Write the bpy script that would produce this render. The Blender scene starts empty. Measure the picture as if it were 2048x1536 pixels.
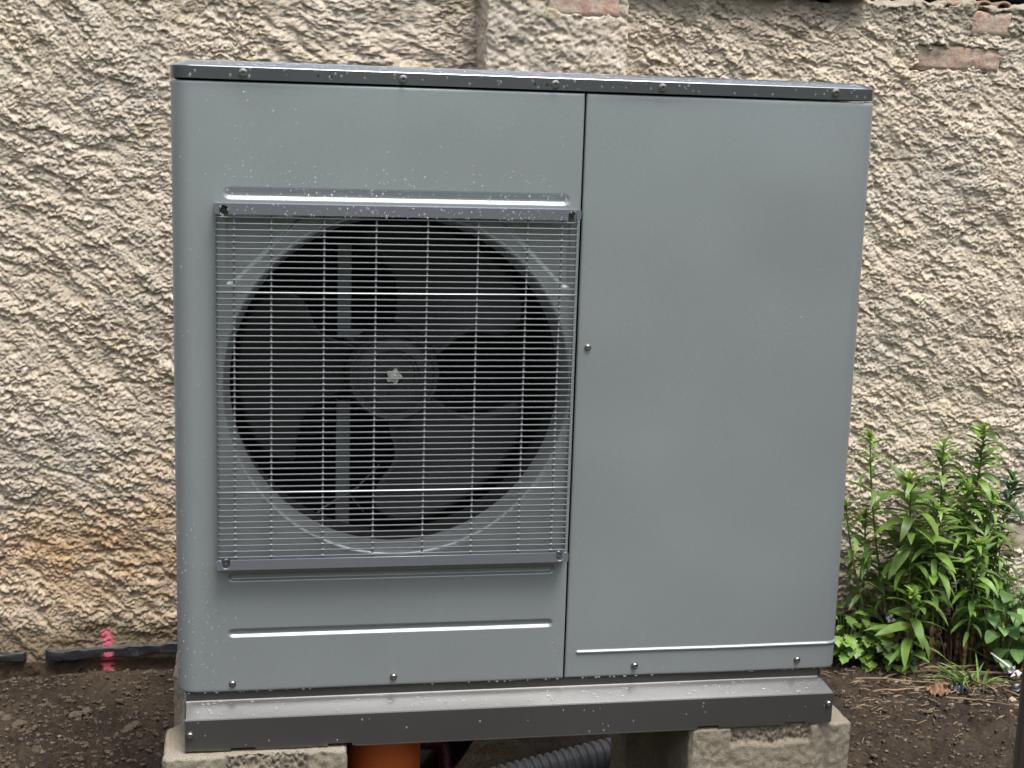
import bpy, bmesh, math, random
import numpy as np
from mathutils import Vector, Matrix, Euler

random.seed(7)
rng = np.random.default_rng(11)
S = bpy.context.scene
C = S.collection

# ------------------------------------------------------------------ camera
PITCH, YAW, ROLL = 0.18068, -0.18241, 0.03020
CAM = Vector((0.1128, -2.2111, 0.9093))
fwd = Vector((-math.sin(YAW) * math.cos(PITCH), math.cos(YAW) * math.cos(PITCH), -math.sin(PITCH)))
rt = Vector((math.cos(YAW), math.sin(YAW), 0))
up = rt.cross(fwd)
r2 = rt * math.cos(ROLL) + up * math.sin(ROLL)
u2 = up * math.cos(ROLL) - rt * math.sin(ROLL)
cd = bpy.data.cameras.new('camera')
cam = bpy.data.objects.new('camera', cd)
C.objects.link(cam)
M = Matrix.Identity(4)
for i in range(3):
    M[i][0], M[i][1], M[i][2], M[i][3] = r2[i], u2[i], -fwd[i], CAM[i]
cam.matrix_world = M
cd.sensor_width = 36
cd.lens = 36 * 2900 / 2048
cd.clip_start, cd.clip_end = 0.05, 500
cd.dof.use_dof = True
cd.dof.focus_distance = 2.45
cd.dof.aperture_fstop = 16
S.camera = cam

# ------------------------------------------------------------------ sky, sun, exposure (overcast, wet day)
SUN_EL, SUN_AZ = math.radians(69), math.radians(155)      # azimuth clockwise from +Y: high, behind the camera, from its right
w = bpy.data.worlds.new('World')
S.world = w
w.use_nodes = True
nt = w.node_tree
bg = nt.nodes['Background']
sky = nt.nodes.new('ShaderNodeTexSky')
sky.sky_type = 'NISHITA'
sky.sun_disc = False
sky.sun_elevation = SUN_EL
sky.sun_rotation = SUN_AZ
sky.air_density, sky.dust_density, sky.ozone_density = 1.0, 4.0, 1.0
hs = nt.nodes.new('ShaderNodeHueSaturation')
hs.inputs['Saturation'].default_value = 0.30
nt.links.new(sky.outputs[0], hs.inputs['Color'])
nt.links.new(hs.outputs[0], bg.inputs['Color'])
bg.inputs['Strength'].default_value = 0.15
sl = bpy.data.lights.new('sun', 'SUN')
sl.energy = 1.9
sl.angle = math.radians(22)
sl.color = (1.0, 0.97, 0.92)
so = bpy.data.objects.new('sun', sl)
C.objects.link(so)
sd = Vector((math.sin(SUN_AZ) * math.cos(SUN_EL), math.cos(SUN_AZ) * math.cos(SUN_EL), math.sin(SUN_EL)))
so.rotation_euler = sd.to_track_quat('Z', 'Y').to_euler()
so.location = (0, -3, 6)
S.view_settings.view_transform = 'Standard'
S.view_settings.look = 'None'
S.view_settings.gamma = 1
S.view_settings.use_curve_mapping = False
S.view_settings.exposure = 1.0
S.cycles.max_bounces = 10


# ------------------------------------------------------------------ noise in numpy
def _hash(ix, iy, seed):
    h = (ix.astype(np.int64) * 374761393 + iy.astype(np.int64) * 668265263 + seed * 974634777) & 0x7fffffff
    h = ((h ^ (h >> 13)) * 1274126177) & 0x7fffffff
    return (h ^ (h >> 16)) & 1023


_ang = np.linspace(0, 2 * np.pi, 1024, endpoint=False)
_gx, _gy = np.cos(_ang), np.sin(_ang)


def perlin(x, y, seed=0):
    x0, y0 = np.floor(x), np.floor(y)
    fx, fy = x - x0, y - y0
    ix, iy = x0.astype(np.int64), y0.astype(np.int64)
    ux, uy = fx * fx * fx * (fx * (fx * 6 - 15) + 10), fy * fy * fy * (fy * (fy * 6 - 15) + 10)

    def g(a, b):
        h = _hash(ix + a, iy + b, seed)
        return _gx[h] * (fx - a) + _gy[h] * (fy - b)
    n0 = g(0, 0) * (1 - ux) + g(1, 0) * ux
    n1 = g(0, 1) * (1 - ux) + g(1, 1) * ux
    return (n0 * (1 - uy) + n1 * uy) * 1.5


def fbm(x, y, oct=4, seed=0, gain=0.5):
    s, a = 0, 1.0
    for i in range(oct):
        s = s + a * perlin(x * 2 ** i, y * 2 ** i, seed + i * 17)
        a *= gain
    return s


def worley(x, y, seed=0, jit=0.9):
    """distance to the nearest scattered point, and that cell's random number"""
    ix, iy = np.floor(x).astype(np.int64), np.floor(y).astype(np.int64)
    best = np.full(x.shape, 9.0)
    rnd = np.zeros(x.shape)
    for dx in (-1, 0, 1):
        for dy in (-1, 0, 1):
            h1, h2, h3 = (_hash(ix + dx, iy + dy, seed + q) / 1023.0 for q in (0, 101, 202))
            d = np.hypot(ix + dx + 0.5 + (h1 - .5) * jit - x, iy + dy + 0.5 + (h2 - .5) * jit - y)
            m = d < best
            best = np.where(m, d, best)
            rnd = np.where(m, h3, rnd)
    return best, rnd


def domes(x, y, seed):
    d, r = worley(x, y, seed)
    rad = 0.45 + 0.45 * r
    return np.sqrt(np.clip(1 - (d / rad) ** 2, 0, 1)) * (0.45 + 0.55 * r)


def sstep(a, b, x):
    t = np.clip((x - a) / (b - a), 0, 1)
    return t * t * (3 - 2 * t)


# ------------------------------------------------------------------ object helpers
def link(o, parent=None):
    C.objects.link(o)
    if parent is not None:
        o.parent = parent
    return o


def thing(name, label, cat, loc=(0, 0, 0), group=None):
    o = bpy.data.objects.new(name, None)
    o.empty_display_size = 0.05
    o.location = loc
    link(o)
    o['label'] = label
    o['category'] = cat
    if group:
        o['group'] = group
    return o


def tag(o, label, cat, group=None):
    o['label'] = label
    o['category'] = cat
    if group:
        o['group'] = group
    return o


class MB:
    def __init__(self):
        self.v, self.f = [], []

    def add(self, vs, fs):
        n = len(self.v)
        self.v += [tuple(p) for p in vs]
        self.f += [tuple(i + n for i in f) for f in fs]
        return self

    def box(self, a, b):
        x0, y0, z0 = a
        x1, y1, z1 = b
        return self.add([(x0, y0, z0), (x1, y0, z0), (x1, y1, z0), (x0, y1, z0), (x0, y0, z1), (x1, y0, z1), (x1, y1, z1), (x0, y1, z1)],
                        [(0, 3, 2, 1), (4, 5, 6, 7), (0, 1, 5, 4), (1, 2, 6, 5), (2, 3, 7, 6), (3, 0, 4, 7)])

    def tube(self, pts, rad, n=8, cap=True):
        pts = [Vector(p) for p in pts]
        m = len(pts)
        rad = [rad] * m if isinstance(rad, (int, float)) else list(rad)
        base = len(self.v)
        ref = None
        for i in range(m):
            t = (pts[min(i + 1, m - 1)] - pts[max(i - 1, 0)]).normalized()
            if ref is None:
                ref = Vector((0, 0, 1)) if abs(t.z) < 0.9 else Vector((1, 0, 0))
            a = t.cross(ref).normalized()
            b = t.cross(a)
            ref = a.cross(t)
            for k in range(n):
                q = 2 * math.pi * k / n
                self.v.append(tuple(pts[i] + (a * math.cos(q) + b * math.sin(q)) * rad[i]))
        for i in range(m - 1):
            for k in range(n):
                k2 = (k + 1) % n
                self.f.append((base + i * n + k, base + i * n + k2, base + (i + 1) * n + k2, base + (i + 1) * n + k))
        if cap:
            self.f.append(tuple(base + k for k in range(n))[::-1])
            self.f.append(tuple(base + (m - 1) * n + k for k in range(n)))
        return self

    def lathe_y(self, prof, n=32, c=(0, 0), cap0=False, cap1=False):
        """profile of (radius, y) turned about an axis along Y through x,z = c; the first points lie nearest the viewer"""
        base = len(self.v)
        for (r, y) in prof:
            for k in range(n):
                q = 2 * math.pi * k / n
                self.v.append((c[0] + r * math.cos(q), y, c[1] + r * math.sin(q)))
        for i in range(len(prof) - 1):
            for k in range(n):
                k2 = (k + 1) % n
                self.f.append((base + i * n + k, base + i * n + k2, base + (i + 1) * n + k2, base + (i + 1) * n + k))
        if cap0:
            self.f.append(tuple(base + k for k in range(n)))
        if cap1:
            self.f.append(tuple(base + (len(prof) - 1) * n + k for k in range(n))[::-1])
        return self

    def prism_y(self, outline, y0, y1):
        """outline in x,z extruded from y0 (front) to y1"""
        n = len(outline)
        vs = [(x, y0, z) for x, z in outline] + [(x, y1, z) for x, z in outline]
        fs = [tuple(range(n)), tuple(range(2 * n - 1, n - 1, -1))]
        fs += [(i, n + i, n + (i + 1) % n, (i + 1) % n) for i in range(n)]
        return self.add(vs, fs)

    def mesh(self, name, smooth=None, recalc=True):
        me = bpy.data.meshes.new(name)
        me.from_pydata(self.v, [], self.f)
        if recalc:
            bm = bmesh.new()
            bm.from_mesh(me)
            bmesh.ops.recalc_face_normals(bm, faces=bm.faces)
            bm.to_mesh(me)
            bm.free()
        if smooth is not None:
            me.shade_smooth()
            me.set_sharp_from_angle(angle=math.radians(smooth))
        me.update()
        return me

    def build(self, name, mat, parent=None, smooth=None, bevel=0.0, segs=2, recalc=True, loc=None):
        me = self.mesh(name, smooth, recalc)
        if bevel:
            bm = bmesh.new()
            bm.from_mesh(me)
            es = [e for e in bm.edges if len(e.link_faces) == 2 and e.calc_face_angle(0) > 0.5]
            bmesh.ops.bevel(bm, geom=es, offset=bevel, segments=segs, affect='EDGES', clamp_overlap=True)
            bm.to_mesh(me)
            bm.free()
            me.shade_smooth()
            me.set_sharp_from_angle(angle=math.radians(smooth or 40))
        me.materials.append(mat)
        o = bpy.data.objects.new(name, me)
        if loc is not None:
            o.location = loc
        return link(o, parent)


def grid_object(name, P, mat, parent=None, keep=None, smooth=True, flip=False):
    """P: (nv, nu, 3) array of points; keep: (nv-1, nu-1) bool mask of quads"""
    nv, nu = P.shape[:2]
    idx = np.arange(nv * nu).reshape(nv, nu)
    q = np.stack([idx[:-1, :-1], idx[:-1, 1:], idx[1:, 1:], idx[1:, :-1]], -1)
    if flip:
        q = q[..., ::-1]
    q = q[keep] if keep is not None else q.reshape(-1, 4)
    used = np.unique(q)
    remap = np.full(nv * nu, -1, np.int64)
    remap[used] = np.arange(len(used))
    V = P.reshape(-1, 3)[used]
    q = remap[q]
    me = bpy.data.meshes.new(name)
    me.vertices.add(len(V))
    me.vertices.foreach_set('co', np.ascontiguousarray(V, np.float32).ravel())
    me.loops.add(q.size)
    me.loops.foreach_set('vertex_index', q.astype(np.int32).ravel())
    me.polygons.add(len(q))
    me.polygons.foreach_set('loop_start', np.arange(0, q.size, 4, dtype=np.int32))
    me.update(calc_edges=True)
    if smooth:
        me.shade_smooth()
    me.materials.append(mat)
    o = bpy.data.objects.new(name, me)
    return link(o, parent)


def copy_obj(o, parent, loc=None, rot=None, scale=None):
    c = o.copy()
    C.objects.link(c)
    c.parent = parent
    if loc is not None:
        c.location = loc
    if rot is not None:
        c.rotation_euler = rot
    if scale is not None:
        c.scale = scale if hasattr(scale, '__len__') else (scale,) * 3
    return c


# ------------------------------------------------------------------ materials
class NT:
    def __init__(self, name):
        self.m = bpy.data.materials.new(name)
        self.m.use_nodes = True
        self.t = self.m.node_tree
        self.b = self.t.nodes['Principled BSDF']
        g = self.t.nodes.new('ShaderNodeNewGeometry')
        self.pos = g.outputs['Position']

    def n(self, typ, **kw):
        x = self.t.nodes.new(typ)
        for k, v in kw.items():
            setattr(x, k, v)
        return x

    def put(self, sock, v):
        if hasattr(v, 'is_output') or isinstance(v, bpy.types.NodeSocket):
            self.t.links.new(v, sock)
        else:
            sock.default_value = v

    def noise(self, scale, detail=4, rough=0.55, vec=None, dist=0.0, obj=False):
        x = self.n('ShaderNodeTexNoise')
        x.inputs['Scale'].default_value = scale
        x.inputs['Detail'].default_value = detail
        x.inputs['Roughness'].default_value = rough
        x.inputs['Distortion'].default_value = dist
        if vec is None:
            vec = self.n('ShaderNodeTexCoord').outputs['Object'] if obj else self.pos
        self.t.links.new(vec, x.inputs['Vector'])
        return x.outputs['Fac']

    def ramp(self, fac, stops, interp='LINEAR'):
        x = self.n('ShaderNodeValToRGB')
        r = x.color_ramp
        r.interpolation = interp
        while len(r.elements) < len(stops):
            r.elements.new(0.5)
        for e, (p, c) in zip(r.elements, stops):
            e.position = p
            e.color = (c, c, c, 1) if isinstance(c, (int, float)) else (*c, 1)
        self.t.links.new(fac, x.inputs['Fac'])
        return x.outputs['Color']

    def mix(self, fac, a, b, mode='MIX'):
        x = self.n('ShaderNodeMix', data_type='RGBA', blend_type=mode)
        self.put(x.inputs[0], fac)
        self.put(x.inputs[6], a if not isinstance(a, tuple) else (*a, 1))
        self.put(x.inputs[7], b if not isinstance(b, tuple) else (*b, 1))
        return x.outputs[2]

    def math(self, op, a, b=0.0, c=None, clamp=False):
        x = self.n('ShaderNodeMath', operation=op, use_clamp=clamp)
        self.put(x.inputs[0], a)
        self.put(x.inputs[1], b)
        if c is not None:
            self.put(x.inputs[2], c)
        return x.outputs[0]

    def xyz(self, vec=None):
        x = self.n('ShaderNodeSeparateXYZ')
        self.t.links.new(vec or self.pos, x.inputs[0])
        return x.outputs

    def band(self, v, a, b, soft):
        """1 between a and b, soft edges"""
        lo = self.n('ShaderNodeMapRange', interpolation_type='SMOOTHSTEP')
        self.put(lo.inputs[0], v)
        lo.inputs[1].default_value, lo.inputs[2].default_value = a - soft, a + soft
        hi = self.n('ShaderNodeMapRange', interpolation_type='SMOOTHSTEP')
        self.put(hi.inputs[0], v)
        hi.inputs[1].default_value, hi.inputs[2].default_value = b - soft, b + soft
        return self.math('SUBTRACT', lo.outputs[0], hi.outputs[0], clamp=True)

    def bump(self, h, strength, dist=0.002):
        x = self.n('ShaderNodeBump')
        x.inputs['Strength'].default_value = strength
        x.inputs['Distance'].default_value = dist
        self.t.links.new(h, x.inputs['Height'])
        self.t.links.new(x.outputs[0], self.b.inputs['Normal'])

    def set(self, **kw):
        nm = dict(color='Base Color', metal='Metallic', rough='Roughness', spec='Specular IOR Level', trans='Transmission Weight', ior='IOR',
                  coat='Coat Weight', coatr='Coat Roughness', sub='Subsurface Weight')
        for k, v in kw.items():
            if isinstance(v, tuple):
                v = (*v, 1)
            self.put(self.b.inputs[nm[k]], v)
        return self


def paint(name, col, metal=0.4, rough=0.4, flake=0.06, smudge=0.0, coat=0.0, scuffs=False):
    t = NT(name)
    f = t.noise(700, 2, 0.6)
    a = tuple(max(0, c * (1 - flake)) for c in col)
    b = tuple(c * (1 + flake) for c in col)
    base = t.ramp(f, [(0.35, a), (0.65, b)])
    big = t.noise(2.2, 4, 0.6)
    if smudge:
        base = t.mix(t.math('MULTIPLY', t.ramp(big, [(0.45, 0.0), (0.8, 1.0)]), smudge), base, tuple(min(1, c * 1.35 + 0.01) for c in col))
    if scuffs:      # dried runs, dust specks and rubbed patches
        X, Y, Z = t.xyz()
        mp = t.n('ShaderNodeMapping')
        t.t.links.new(t.pos, mp.inputs[0])
        mp.inputs['Scale'].default_value = (1, 1, 0.05)
        st = t.ramp(t.noise(55, 3, 0.6, vec=mp.outputs[0]), [(0.54, 0.0), (0.72, 1.0)])
        st = t.math('MULTIPLY', st, t.ramp(t.noise(5, 3, 0.6), [(0.45, 0.0), (0.62, 1.0)]))
        wgt = t.math('ADD', 0.03, t.math('MULTIPLY', t.band(X, 1.02, 1.2, 0.04), 0.25))
        base = t.mix(t.math('MULTIPLY', st, wgt), base, (0.55, 0.60, 0.64))
        sk = t.ramp(t.noise(190, 2, 0.5), [(0.74, 0.0), (0.78, 1.0)])
        base = t.mix(t.math('MULTIPLY', sk, t.math('ADD', 0.05, t.math('MULTIPLY', t.band(X, 0.95, 1.2, 0.1), 0.3))), base, (0.6, 0.62, 0.62))
    rr = t.n('ShaderNodeMapRange')
    t.put(rr.inputs[0], big)
    rr.inputs[1].default_value, rr.inputs[2].default_value = 0.3, 0.7
    rr.inputs[3].default_value, rr.inputs[4].default_value = rough - 0.04, rough + 0.05
    t.set(color=base, metal=metal, rough=rr.outputs[0], coat=coat, coatr=0.25)
    t.bump(t.noise(420, 2, 0.5), 0.035, 0.0006)
    return t.m


def plain(name, col, rough=0.5, metal=0.0, var=0.15, scale=60, bump=0.0):
    t = NT(name)
    f = t.noise(scale, 4, 0.6)
    t.set(color=t.ramp(f, [(0.3, tuple(c * (1 - var) for c in col)), (0.7, tuple(c * (1 + var) for c in col))]), rough=rough, metal=metal)
    if bump:
        t.bump(t.noise(scale * 4, 4, 0.6), bump, 0.002)
    return t.m


M_PANEL = paint('panel_paint', (0.292, 0.322, 0.334), metal=0.48, rough=0.40, smudge=0.10, scuffs=True)
M_BAR = paint('rail_paint', (0.15, 0.16, 0.185), metal=0.35, rough=0.38)
M_DARK = paint('anthracite_paint', (0.125, 0.122, 0.122), metal=0.8, rough=0.30, coat=0.6)
M_LID = paint('lid_paint', (0.205, 0.215, 0.235), metal=0.78, rough=0.22, coat=0.5)
M_BASE = paint('base_paint', (0.112, 0.110, 0.109), metal=0.70, rough=0.33, smudge=0.25, coat=0.3)
M_WIRE = paint('wire_paint', (0.19, 0.203, 0.215), metal=0.35, rough=0.34)
M_STEEL = plain('stainless_steel', (0.36, 0.355, 0.35), 0.28, 1.0, 0.1)
M_BRIGHT = plain('bright_zinc', (0.75, 0.75, 0.73), 0.3, 0.6, 0.08)
M_DARK_SCREW = plain('dark_screw', (0.16, 0.15, 0.14), 0.35, 0.9, 0.2)  # darker steel for the two upper grille screws
M_GALV = plain('galvanised_steel', (0.20, 0.215, 0.23), 0.5, 0.5, 0.12, 35)
M_PLASTIC = plain('fan_plastic', (0.024, 0.026, 0.027), 0.5, 0.0, 0.15, 40, 0.05)
M_PLASTIC.node_tree.nodes['Principled BSDF'].inputs['Specular IOR Level'].default_value = 0.3
M_LINER = plain('liner_black', (0.004, 0.0043, 0.005), 0.8)
M_COIL = plain('coil_fins', (0.004, 0.005, 0.007), 0.6, 0.0)
M_TUBE = plain('coil_tubes', (0.035, 0.045, 0.07), 0.4, 0.6)
M_RECESS = plain('screw_recess', (0.01, 0.01, 0.01), 0.8)

# water: whitish base colour stands in for sky light refracted by drops
t = NT('water')
t.set(color=(0.86, 0.90, 0.93), rough=0.06, ior=1.33, spec=0.9, coat=1.0, coatr=0.02)
tp_ = t.n('ShaderNodeBsdfTransparent')
mx_ = t.n('ShaderNodeMixShader')
mx_.inputs[0].default_value = 0.14
t.t.links.new(tp_.outputs[0], mx_.inputs[1])
t.t.links.new(t.b.outputs[0], mx_.inputs[2])
t.t.links.new(mx_.outputs[0], t.t.nodes['Material Output'].inputs[0])
M_WATER = t.m

# plaster on the wall
t = NT('roughcast_plaster')
X, Y, Z = t.xyz()
n1 = t.noise(3.0, 5, 0.62)
n2 = t.noise(11.0, 5, 0.65)
n3 = t.noise(150.0, 4, 0.7)
base = t.ramp(n3, [(0.30, (0.38, 0.323, 0.255)), (0.5, (0.555, 0.475, 0.375)), (0.70, (0.67, 0.585, 0.475))])
grey = t.ramp(n1, [(0.46, 0.0), (0.64, 0.75)])
base = t.mix(grey, base, t.ramp(n3, [(0.28, (0.35, 0.31, 0.26)), (0.72, (0.55, 0.505, 0.435))]))
och = t.math('MULTIPLY', t.ramp(n2, [(0.52, 0.0), (0.70, 0.8)]), 0.55)
base = t.mix(och, base, t.ramp(n3, [(0.28, (0.45, 0.355, 0.22)), (0.72, (0.62, 0.52, 0.35))]))
# ochre damp zone low on the left
zz = t.math('ADD', Z, t.math('MULTIPLY', t.math('SUBTRACT', n1, 0.5), 0.35))
oz = t.math('MULTIPLY', t.band(zz, -0.22, 0.06, 0.13), t.band(X, -3, 0.5, 0.3))
base = t.mix(t.math('MULTIPLY', oz, t.ramp(n2, [(0.3, 0.25), (0.62, 0.85)])), base,
             t.ramp(n3, [(0.28, (0.34, 0.205, 0.095)), (0.72, (0.56, 0.38, 0.21))]))
# splashed soil near the ground
zs = t.math('ADD', Z, t.math('MULTIPLY', t.math('SUBTRACT', n2, 0.5), 0.16))
sp = t.band(zs, -2, -0.225, 0.035)
base = t.mix(t.math('MULTIPLY', sp, 0.85), base, t.ramp(n3, [(0.3, (0.12, 0.085, 0.05)), (0.75, (0.29, 0.22, 0.135))]))
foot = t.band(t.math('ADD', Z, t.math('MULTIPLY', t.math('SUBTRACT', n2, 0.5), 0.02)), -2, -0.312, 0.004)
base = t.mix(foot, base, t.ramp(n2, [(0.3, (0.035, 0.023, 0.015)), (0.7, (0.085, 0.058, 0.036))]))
# weathered grime and moss on the top edge
zt = t.math('ADD', Z, t.math('MULTIPLY', t.math('SUBTRACT', n2, 0.5), 0.3))
tp = t.band(zt, 1.145, 3, 0.04)
base = t.mix(t.math('MULTIPLY', tp, 0.7), base, t.ramp(n1, [(0.35, (0.12, 0.11, 0.10)), (0.5, (0.2, 0.175, 0.14)), (0.66, (0.19, 0.17, 0.05))]))


def pink(t, base, n):
    X, Y, Z = t.xyz()
    m = t.math('MULTIPLY', t.band(t.math('ADD', X, t.math('MULTIPLY', t.math('SUBTRACT', n, 0.5), 0.02)), -0.212, -0.188, 0.005),
               t.band(Z, -0.345, -0.243, 0.004))
    m = t.math('MULTIPLY', m, t.band(Y, 0.955, 2, 0.008))
    m = t.math('MULTIPLY', m, t.ramp(n, [(0.43, 0.0), (0.51, 1.0)]))
    m = t.math('MULTIPLY', m, 0.9)
    m = t.math('MULTIPLY', m, t.math('SUBTRACT', 1.0, t.band(Z, -0.292, -0.281, 0.002)))
    m = t.math('MULTIPLY', m, t.math('SUBTRACT', 1.0, t.band(Z, -0.322, -0.313, 0.003)))
    return t.mix(m, base, (0.74, 0.15, 0.235))


base = pink(t, base, t.noise(55, 4, 0.65))
t.set(color=base, rough=0.88, spec=0.25)
t.bump(t.noise(330, 4, 0.7), 0.6, 0.004)
M_PLASTER = t.m

t = NT('old_brick')
n1, n2 = t.noise(14, 5, 0.7), t.noise(120, 4, 0.65)
b = t.ramp(n1, [(0.3, (0.23, 0.10, 0.065)), (0.46, (0.36, 0.18, 0.125)), (0.58, (0.42, 0.28, 0.22)), (0.72, (0.55, 0.50, 0.44))])
b = t.mix(0.45, b, t.ramp(n2, [(0.35, (0.14, 0.085, 0.065)), (0.65, (0.42, 0.31, 0.25))]))
b = t.mix(t.ramp(t.noise(24, 5, 0.7), [(0.40, 0.0), (0.56, 0.85)]), b, (0.42, 0.365, 0.295))
t.set(color=b, rough=0.8)
t.bump(n2, 0.6, 0.004)
M_BRICK = t.m

t = NT('bitumen')
n1 = t.noise(40, 5, 0.65)
b = t.ramp(n1, [(0.3, (0.008, 0.0085, 0.010)), (0.60, (0.022, 0.023, 0.026)), (0.74, (0.075, 0.06, 0.042))])
b = pink(t, b, t.noise(55, 4, 0.65))
t.set(color=b, rough=0.55)
t.bump(t.noise(150, 4, 0.6), 0.6, 0.003)
M_BITUMEN = t.m

t = NT('damp_soil')
n1, n2, n3 = t.noise(3.2, 5, 0.6), t.noise(18, 5, 0.68), t.noise(160, 4, 0.65)
b = t.ramp(n2, [(0.32, (0.008, 0.0055, 0.004)), (0.5, (0.017, 0.012, 0.0082)), (0.68, (0.045, 0.032, 0.021))])
b = t.mix(t.ramp(n1, [(0.5, 0.0), (0.66, 0.8)]), b, t.ramp(n3, [(0.3, (0.035, 0.025, 0.016)), (0.7, (0.12, 0.088, 0.055))]))
b = t.mix(0.35, b, t.ramp(n3, [(0.3, (0.008, 0.006, 0.004)), (0.7, (0.065, 0.046, 0.030))]))
b = pink(t, b, t.noise(55, 4, 0.65))
X, Y, Z = t.xyz()
b = t.mix(t.band(Y, -200, -2.4, 0.5), b, t.ramp(n2, [(0.3, (0.03, 0.05, 0.018)), (0.7, (0.07, 0.10, 0.04))]))  # unseen ground behind the viewer, turned green for the panels to reflect
t.set(color=b, rough=t.ramp(n2, [(0.3, 0.6), (0.7, 0.9)]), spec=0.2)
t.bump(n3, 0.7, 0.006)
M_SOIL = t.m

t = NT('concrete_block')
n1, n2, n3 = t.noise(6, 5, 0.6), t.noise(40, 5, 0.65), t.noise(420, 3, 0.6)
b = t.ramp(n3, [(0.28, (0.13, 0.113, 0.083)), (0.5, (0.225, 0.20, 0.152)), (0.72, (0.32, 0.29, 0.235))])
b = t.mix(t.ramp(n1, [(0.45, 0.0), (0.7, 0.6)]), b, (0.15, 0.128, 0.09))
b = t.mix(t.ramp(n2, [(0.62, 0.0), (0.78, 0.5)]), b, (0.55, 0.53, 0.48))
t.set(color=b, rough=0.9, spec=0.25)
t.bump(n3, 0.6, 0.002)
M_BLOCK = t.m

M_ORANGE = plain('orange_drain_plastic', (0.50, 0.105, 0.022), 0.38, 0, 0.12, 8)
M_RED = plain('red_hose_plastic', (0.07, 0.005, 0.009), 0.4)
M_HOSE = plain('black_hose_rubber', (0.008, 0.0085, 0.011), 0.45)
M_COND = plain('grey_conduit_plastic', (0.16, 0.165, 0.175), 0.4, 0, 0.15, 20)
t = NT('weathered_timber')
mp = t.n('ShaderNodeMapping')
t.t.links.new(t.pos, mp.inputs[0])
mp.inputs['Scale'].default_value = (1, 1, 0.06)
g = t.noise(110, 5, 0.6, vec=mp.outputs[0])
t.set(color=t.ramp(g, [(0.3, (0.045, 0.035, 0.027)), (0.7, (0.115, 0.09, 0.07))]), rough=0.8)
t.bump(g, 0.4, 0.003)
M_TIMBER = t.m


def leafmat(name, a, b, rough=0.45):
    t = NT(name)
    oi = t.n('ShaderNodeObjectInfo')
    f = t.noise(30, 3, 0.6)
    c = t.ramp(f, [(0.3, a), (0.7, b)])
    h = t.n('ShaderNodeHueSaturation')
    t.put(h.inputs['Color'], c)
    mr = t.n('ShaderNodeMapRange')
    t.put(mr.inputs[0], oi.outputs['Random'])
    mr.inputs[3].default_value, mr.inputs[4].default_value = 0.5, 1.5
    t.put(h.inputs['Value'], mr.outputs[0])
    t.set(color=h.outputs[0], rough=rough, spec=0.4)
    tr = t.n('ShaderNodeBsdfTranslucent')
    t.put(tr.inputs[0], h.outputs[0])
    mx = t.n('ShaderNodeMixShader')
    mx.inputs[0].default_value = 0.3
    t.t.links.new(t.b.outputs[0], mx.inputs[1])
    t.t.links.new(tr.outputs[0], mx.inputs[2])
    t.t.links.new(mx.outputs[0], t.t.nodes['Material Output'].inputs[0])
    return t.m


M_LEAF = leafmat('leaf_green', (0.10, 0.185, 0.038), (0.20, 0.32, 0.07))
M_TIP = leafmat('leaf_tip_green', (0.15, 0.27, 0.035), (0.24, 0.36, 0.05))
M_DEEP = leafmat('leaf_deep_green', (0.022, 0.055, 0.022), (0.05, 0.10, 0.035))
M_NETTLE = leafmat('leaf_soft_green', (0.085, 0.18, 0.055), (0.16, 0.28, 0.09))
M_YELLOW = leafmat('leaf_yellow', (0.42, 0.38, 0.05), (0.5, 0.48, 0.10))
M_HEDGE = leafmat('hedge_leaf', (0.012, 0.03, 0.014), (0.03, 0.06, 0.025))
M_STEM = plain('green_stem', (0.10, 0.15, 0.04), 0.5, 0, 0.3, 30)
M_DRYSTEM = plain('dry_stem', (0.21, 0.145, 0.085), 0.7, 0, 0.5, 25)
M_DEADSTALK = plain('dead_stalk', (0.13, 0.065, 0.04), 0.75, 0, 0.5, 30)
M_DEADLEAF = plain('dead_leaf', (0.17, 0.092, 0.05), 0.7, 0, 0.35, 40)
M_ORANGELEAF = plain('orange_leaf', (0.50, 0.20, 0.02), 0.6, 0, 0.3, 40)
M_WHITE = plain('white_plastic', (0.5, 0.5, 0.5), 0.35, 0, 0.08, 40)
M_FILM = plain('black_film', (0.02, 0.021, 0.024), 0.25, 0, 0.3, 30)
M_STONE = plain('pale_stone', (0.26, 0.21, 0.16), 0.8, 0, 0.35, 45, 0.4)
M_CLOD = plain('soil_clod', (0.075, 0.055, 0.038), 0.85, 0, 0.4, 60, 0.6)
M_TILE = plain('mossy_tile', (0.24, 0.15, 0.09), 0.75, 0, 0.4, 30, 0.4)

GROUND = -0.332


# ------------------------------------------------------------------ ground
def lines(*segs):
    out = []
    for a, b, step in segs:
        n = max(1, int(round((b - a) / step)))
        out += list(np.linspace(a, b, n, endpoint=False))
    out.append(segs[-1][1])
    return np.array(out)


def soil_h(x, y):
    wob = fbm(x / 0.5, y / 0.5, 3, 3) * 0.012
    cl = domes(x / 0.06 + fbm(x / .05, y / .05, 2, 9) * .3, y / 0.05, 5) * 0.014
    c2 = domes(x / 0.024, y / 0.022, 6) * 0.010
    c3 = domes(x / 0.012, y / 0.011, 8) * 0.006
    slope = -0.006 * sstep(0.9, 1.0, y)
    amp = 0.55 + 0.45 * sstep(-0.2, 0.4, perlin(x / .3, y / .3, 12))
    near = sstep(-1.5, -0.5, x) * (1 - sstep(2.6, 3.6, x)) * sstep(-1.2, -0.2, y)
    pit = -0.115 * sstep(.26, .36, x) * (1 - sstep(.95, 1.08, x)) * sstep(.22, .36, y) * (1 - sstep(.60, .78, y))
    return GROUND - 0.012 + pit + near * (wob + (cl + c2 + c3) * 1.3 * amp * (1 - .6 * sstep(.93, .98, y)) + slope)


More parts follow.
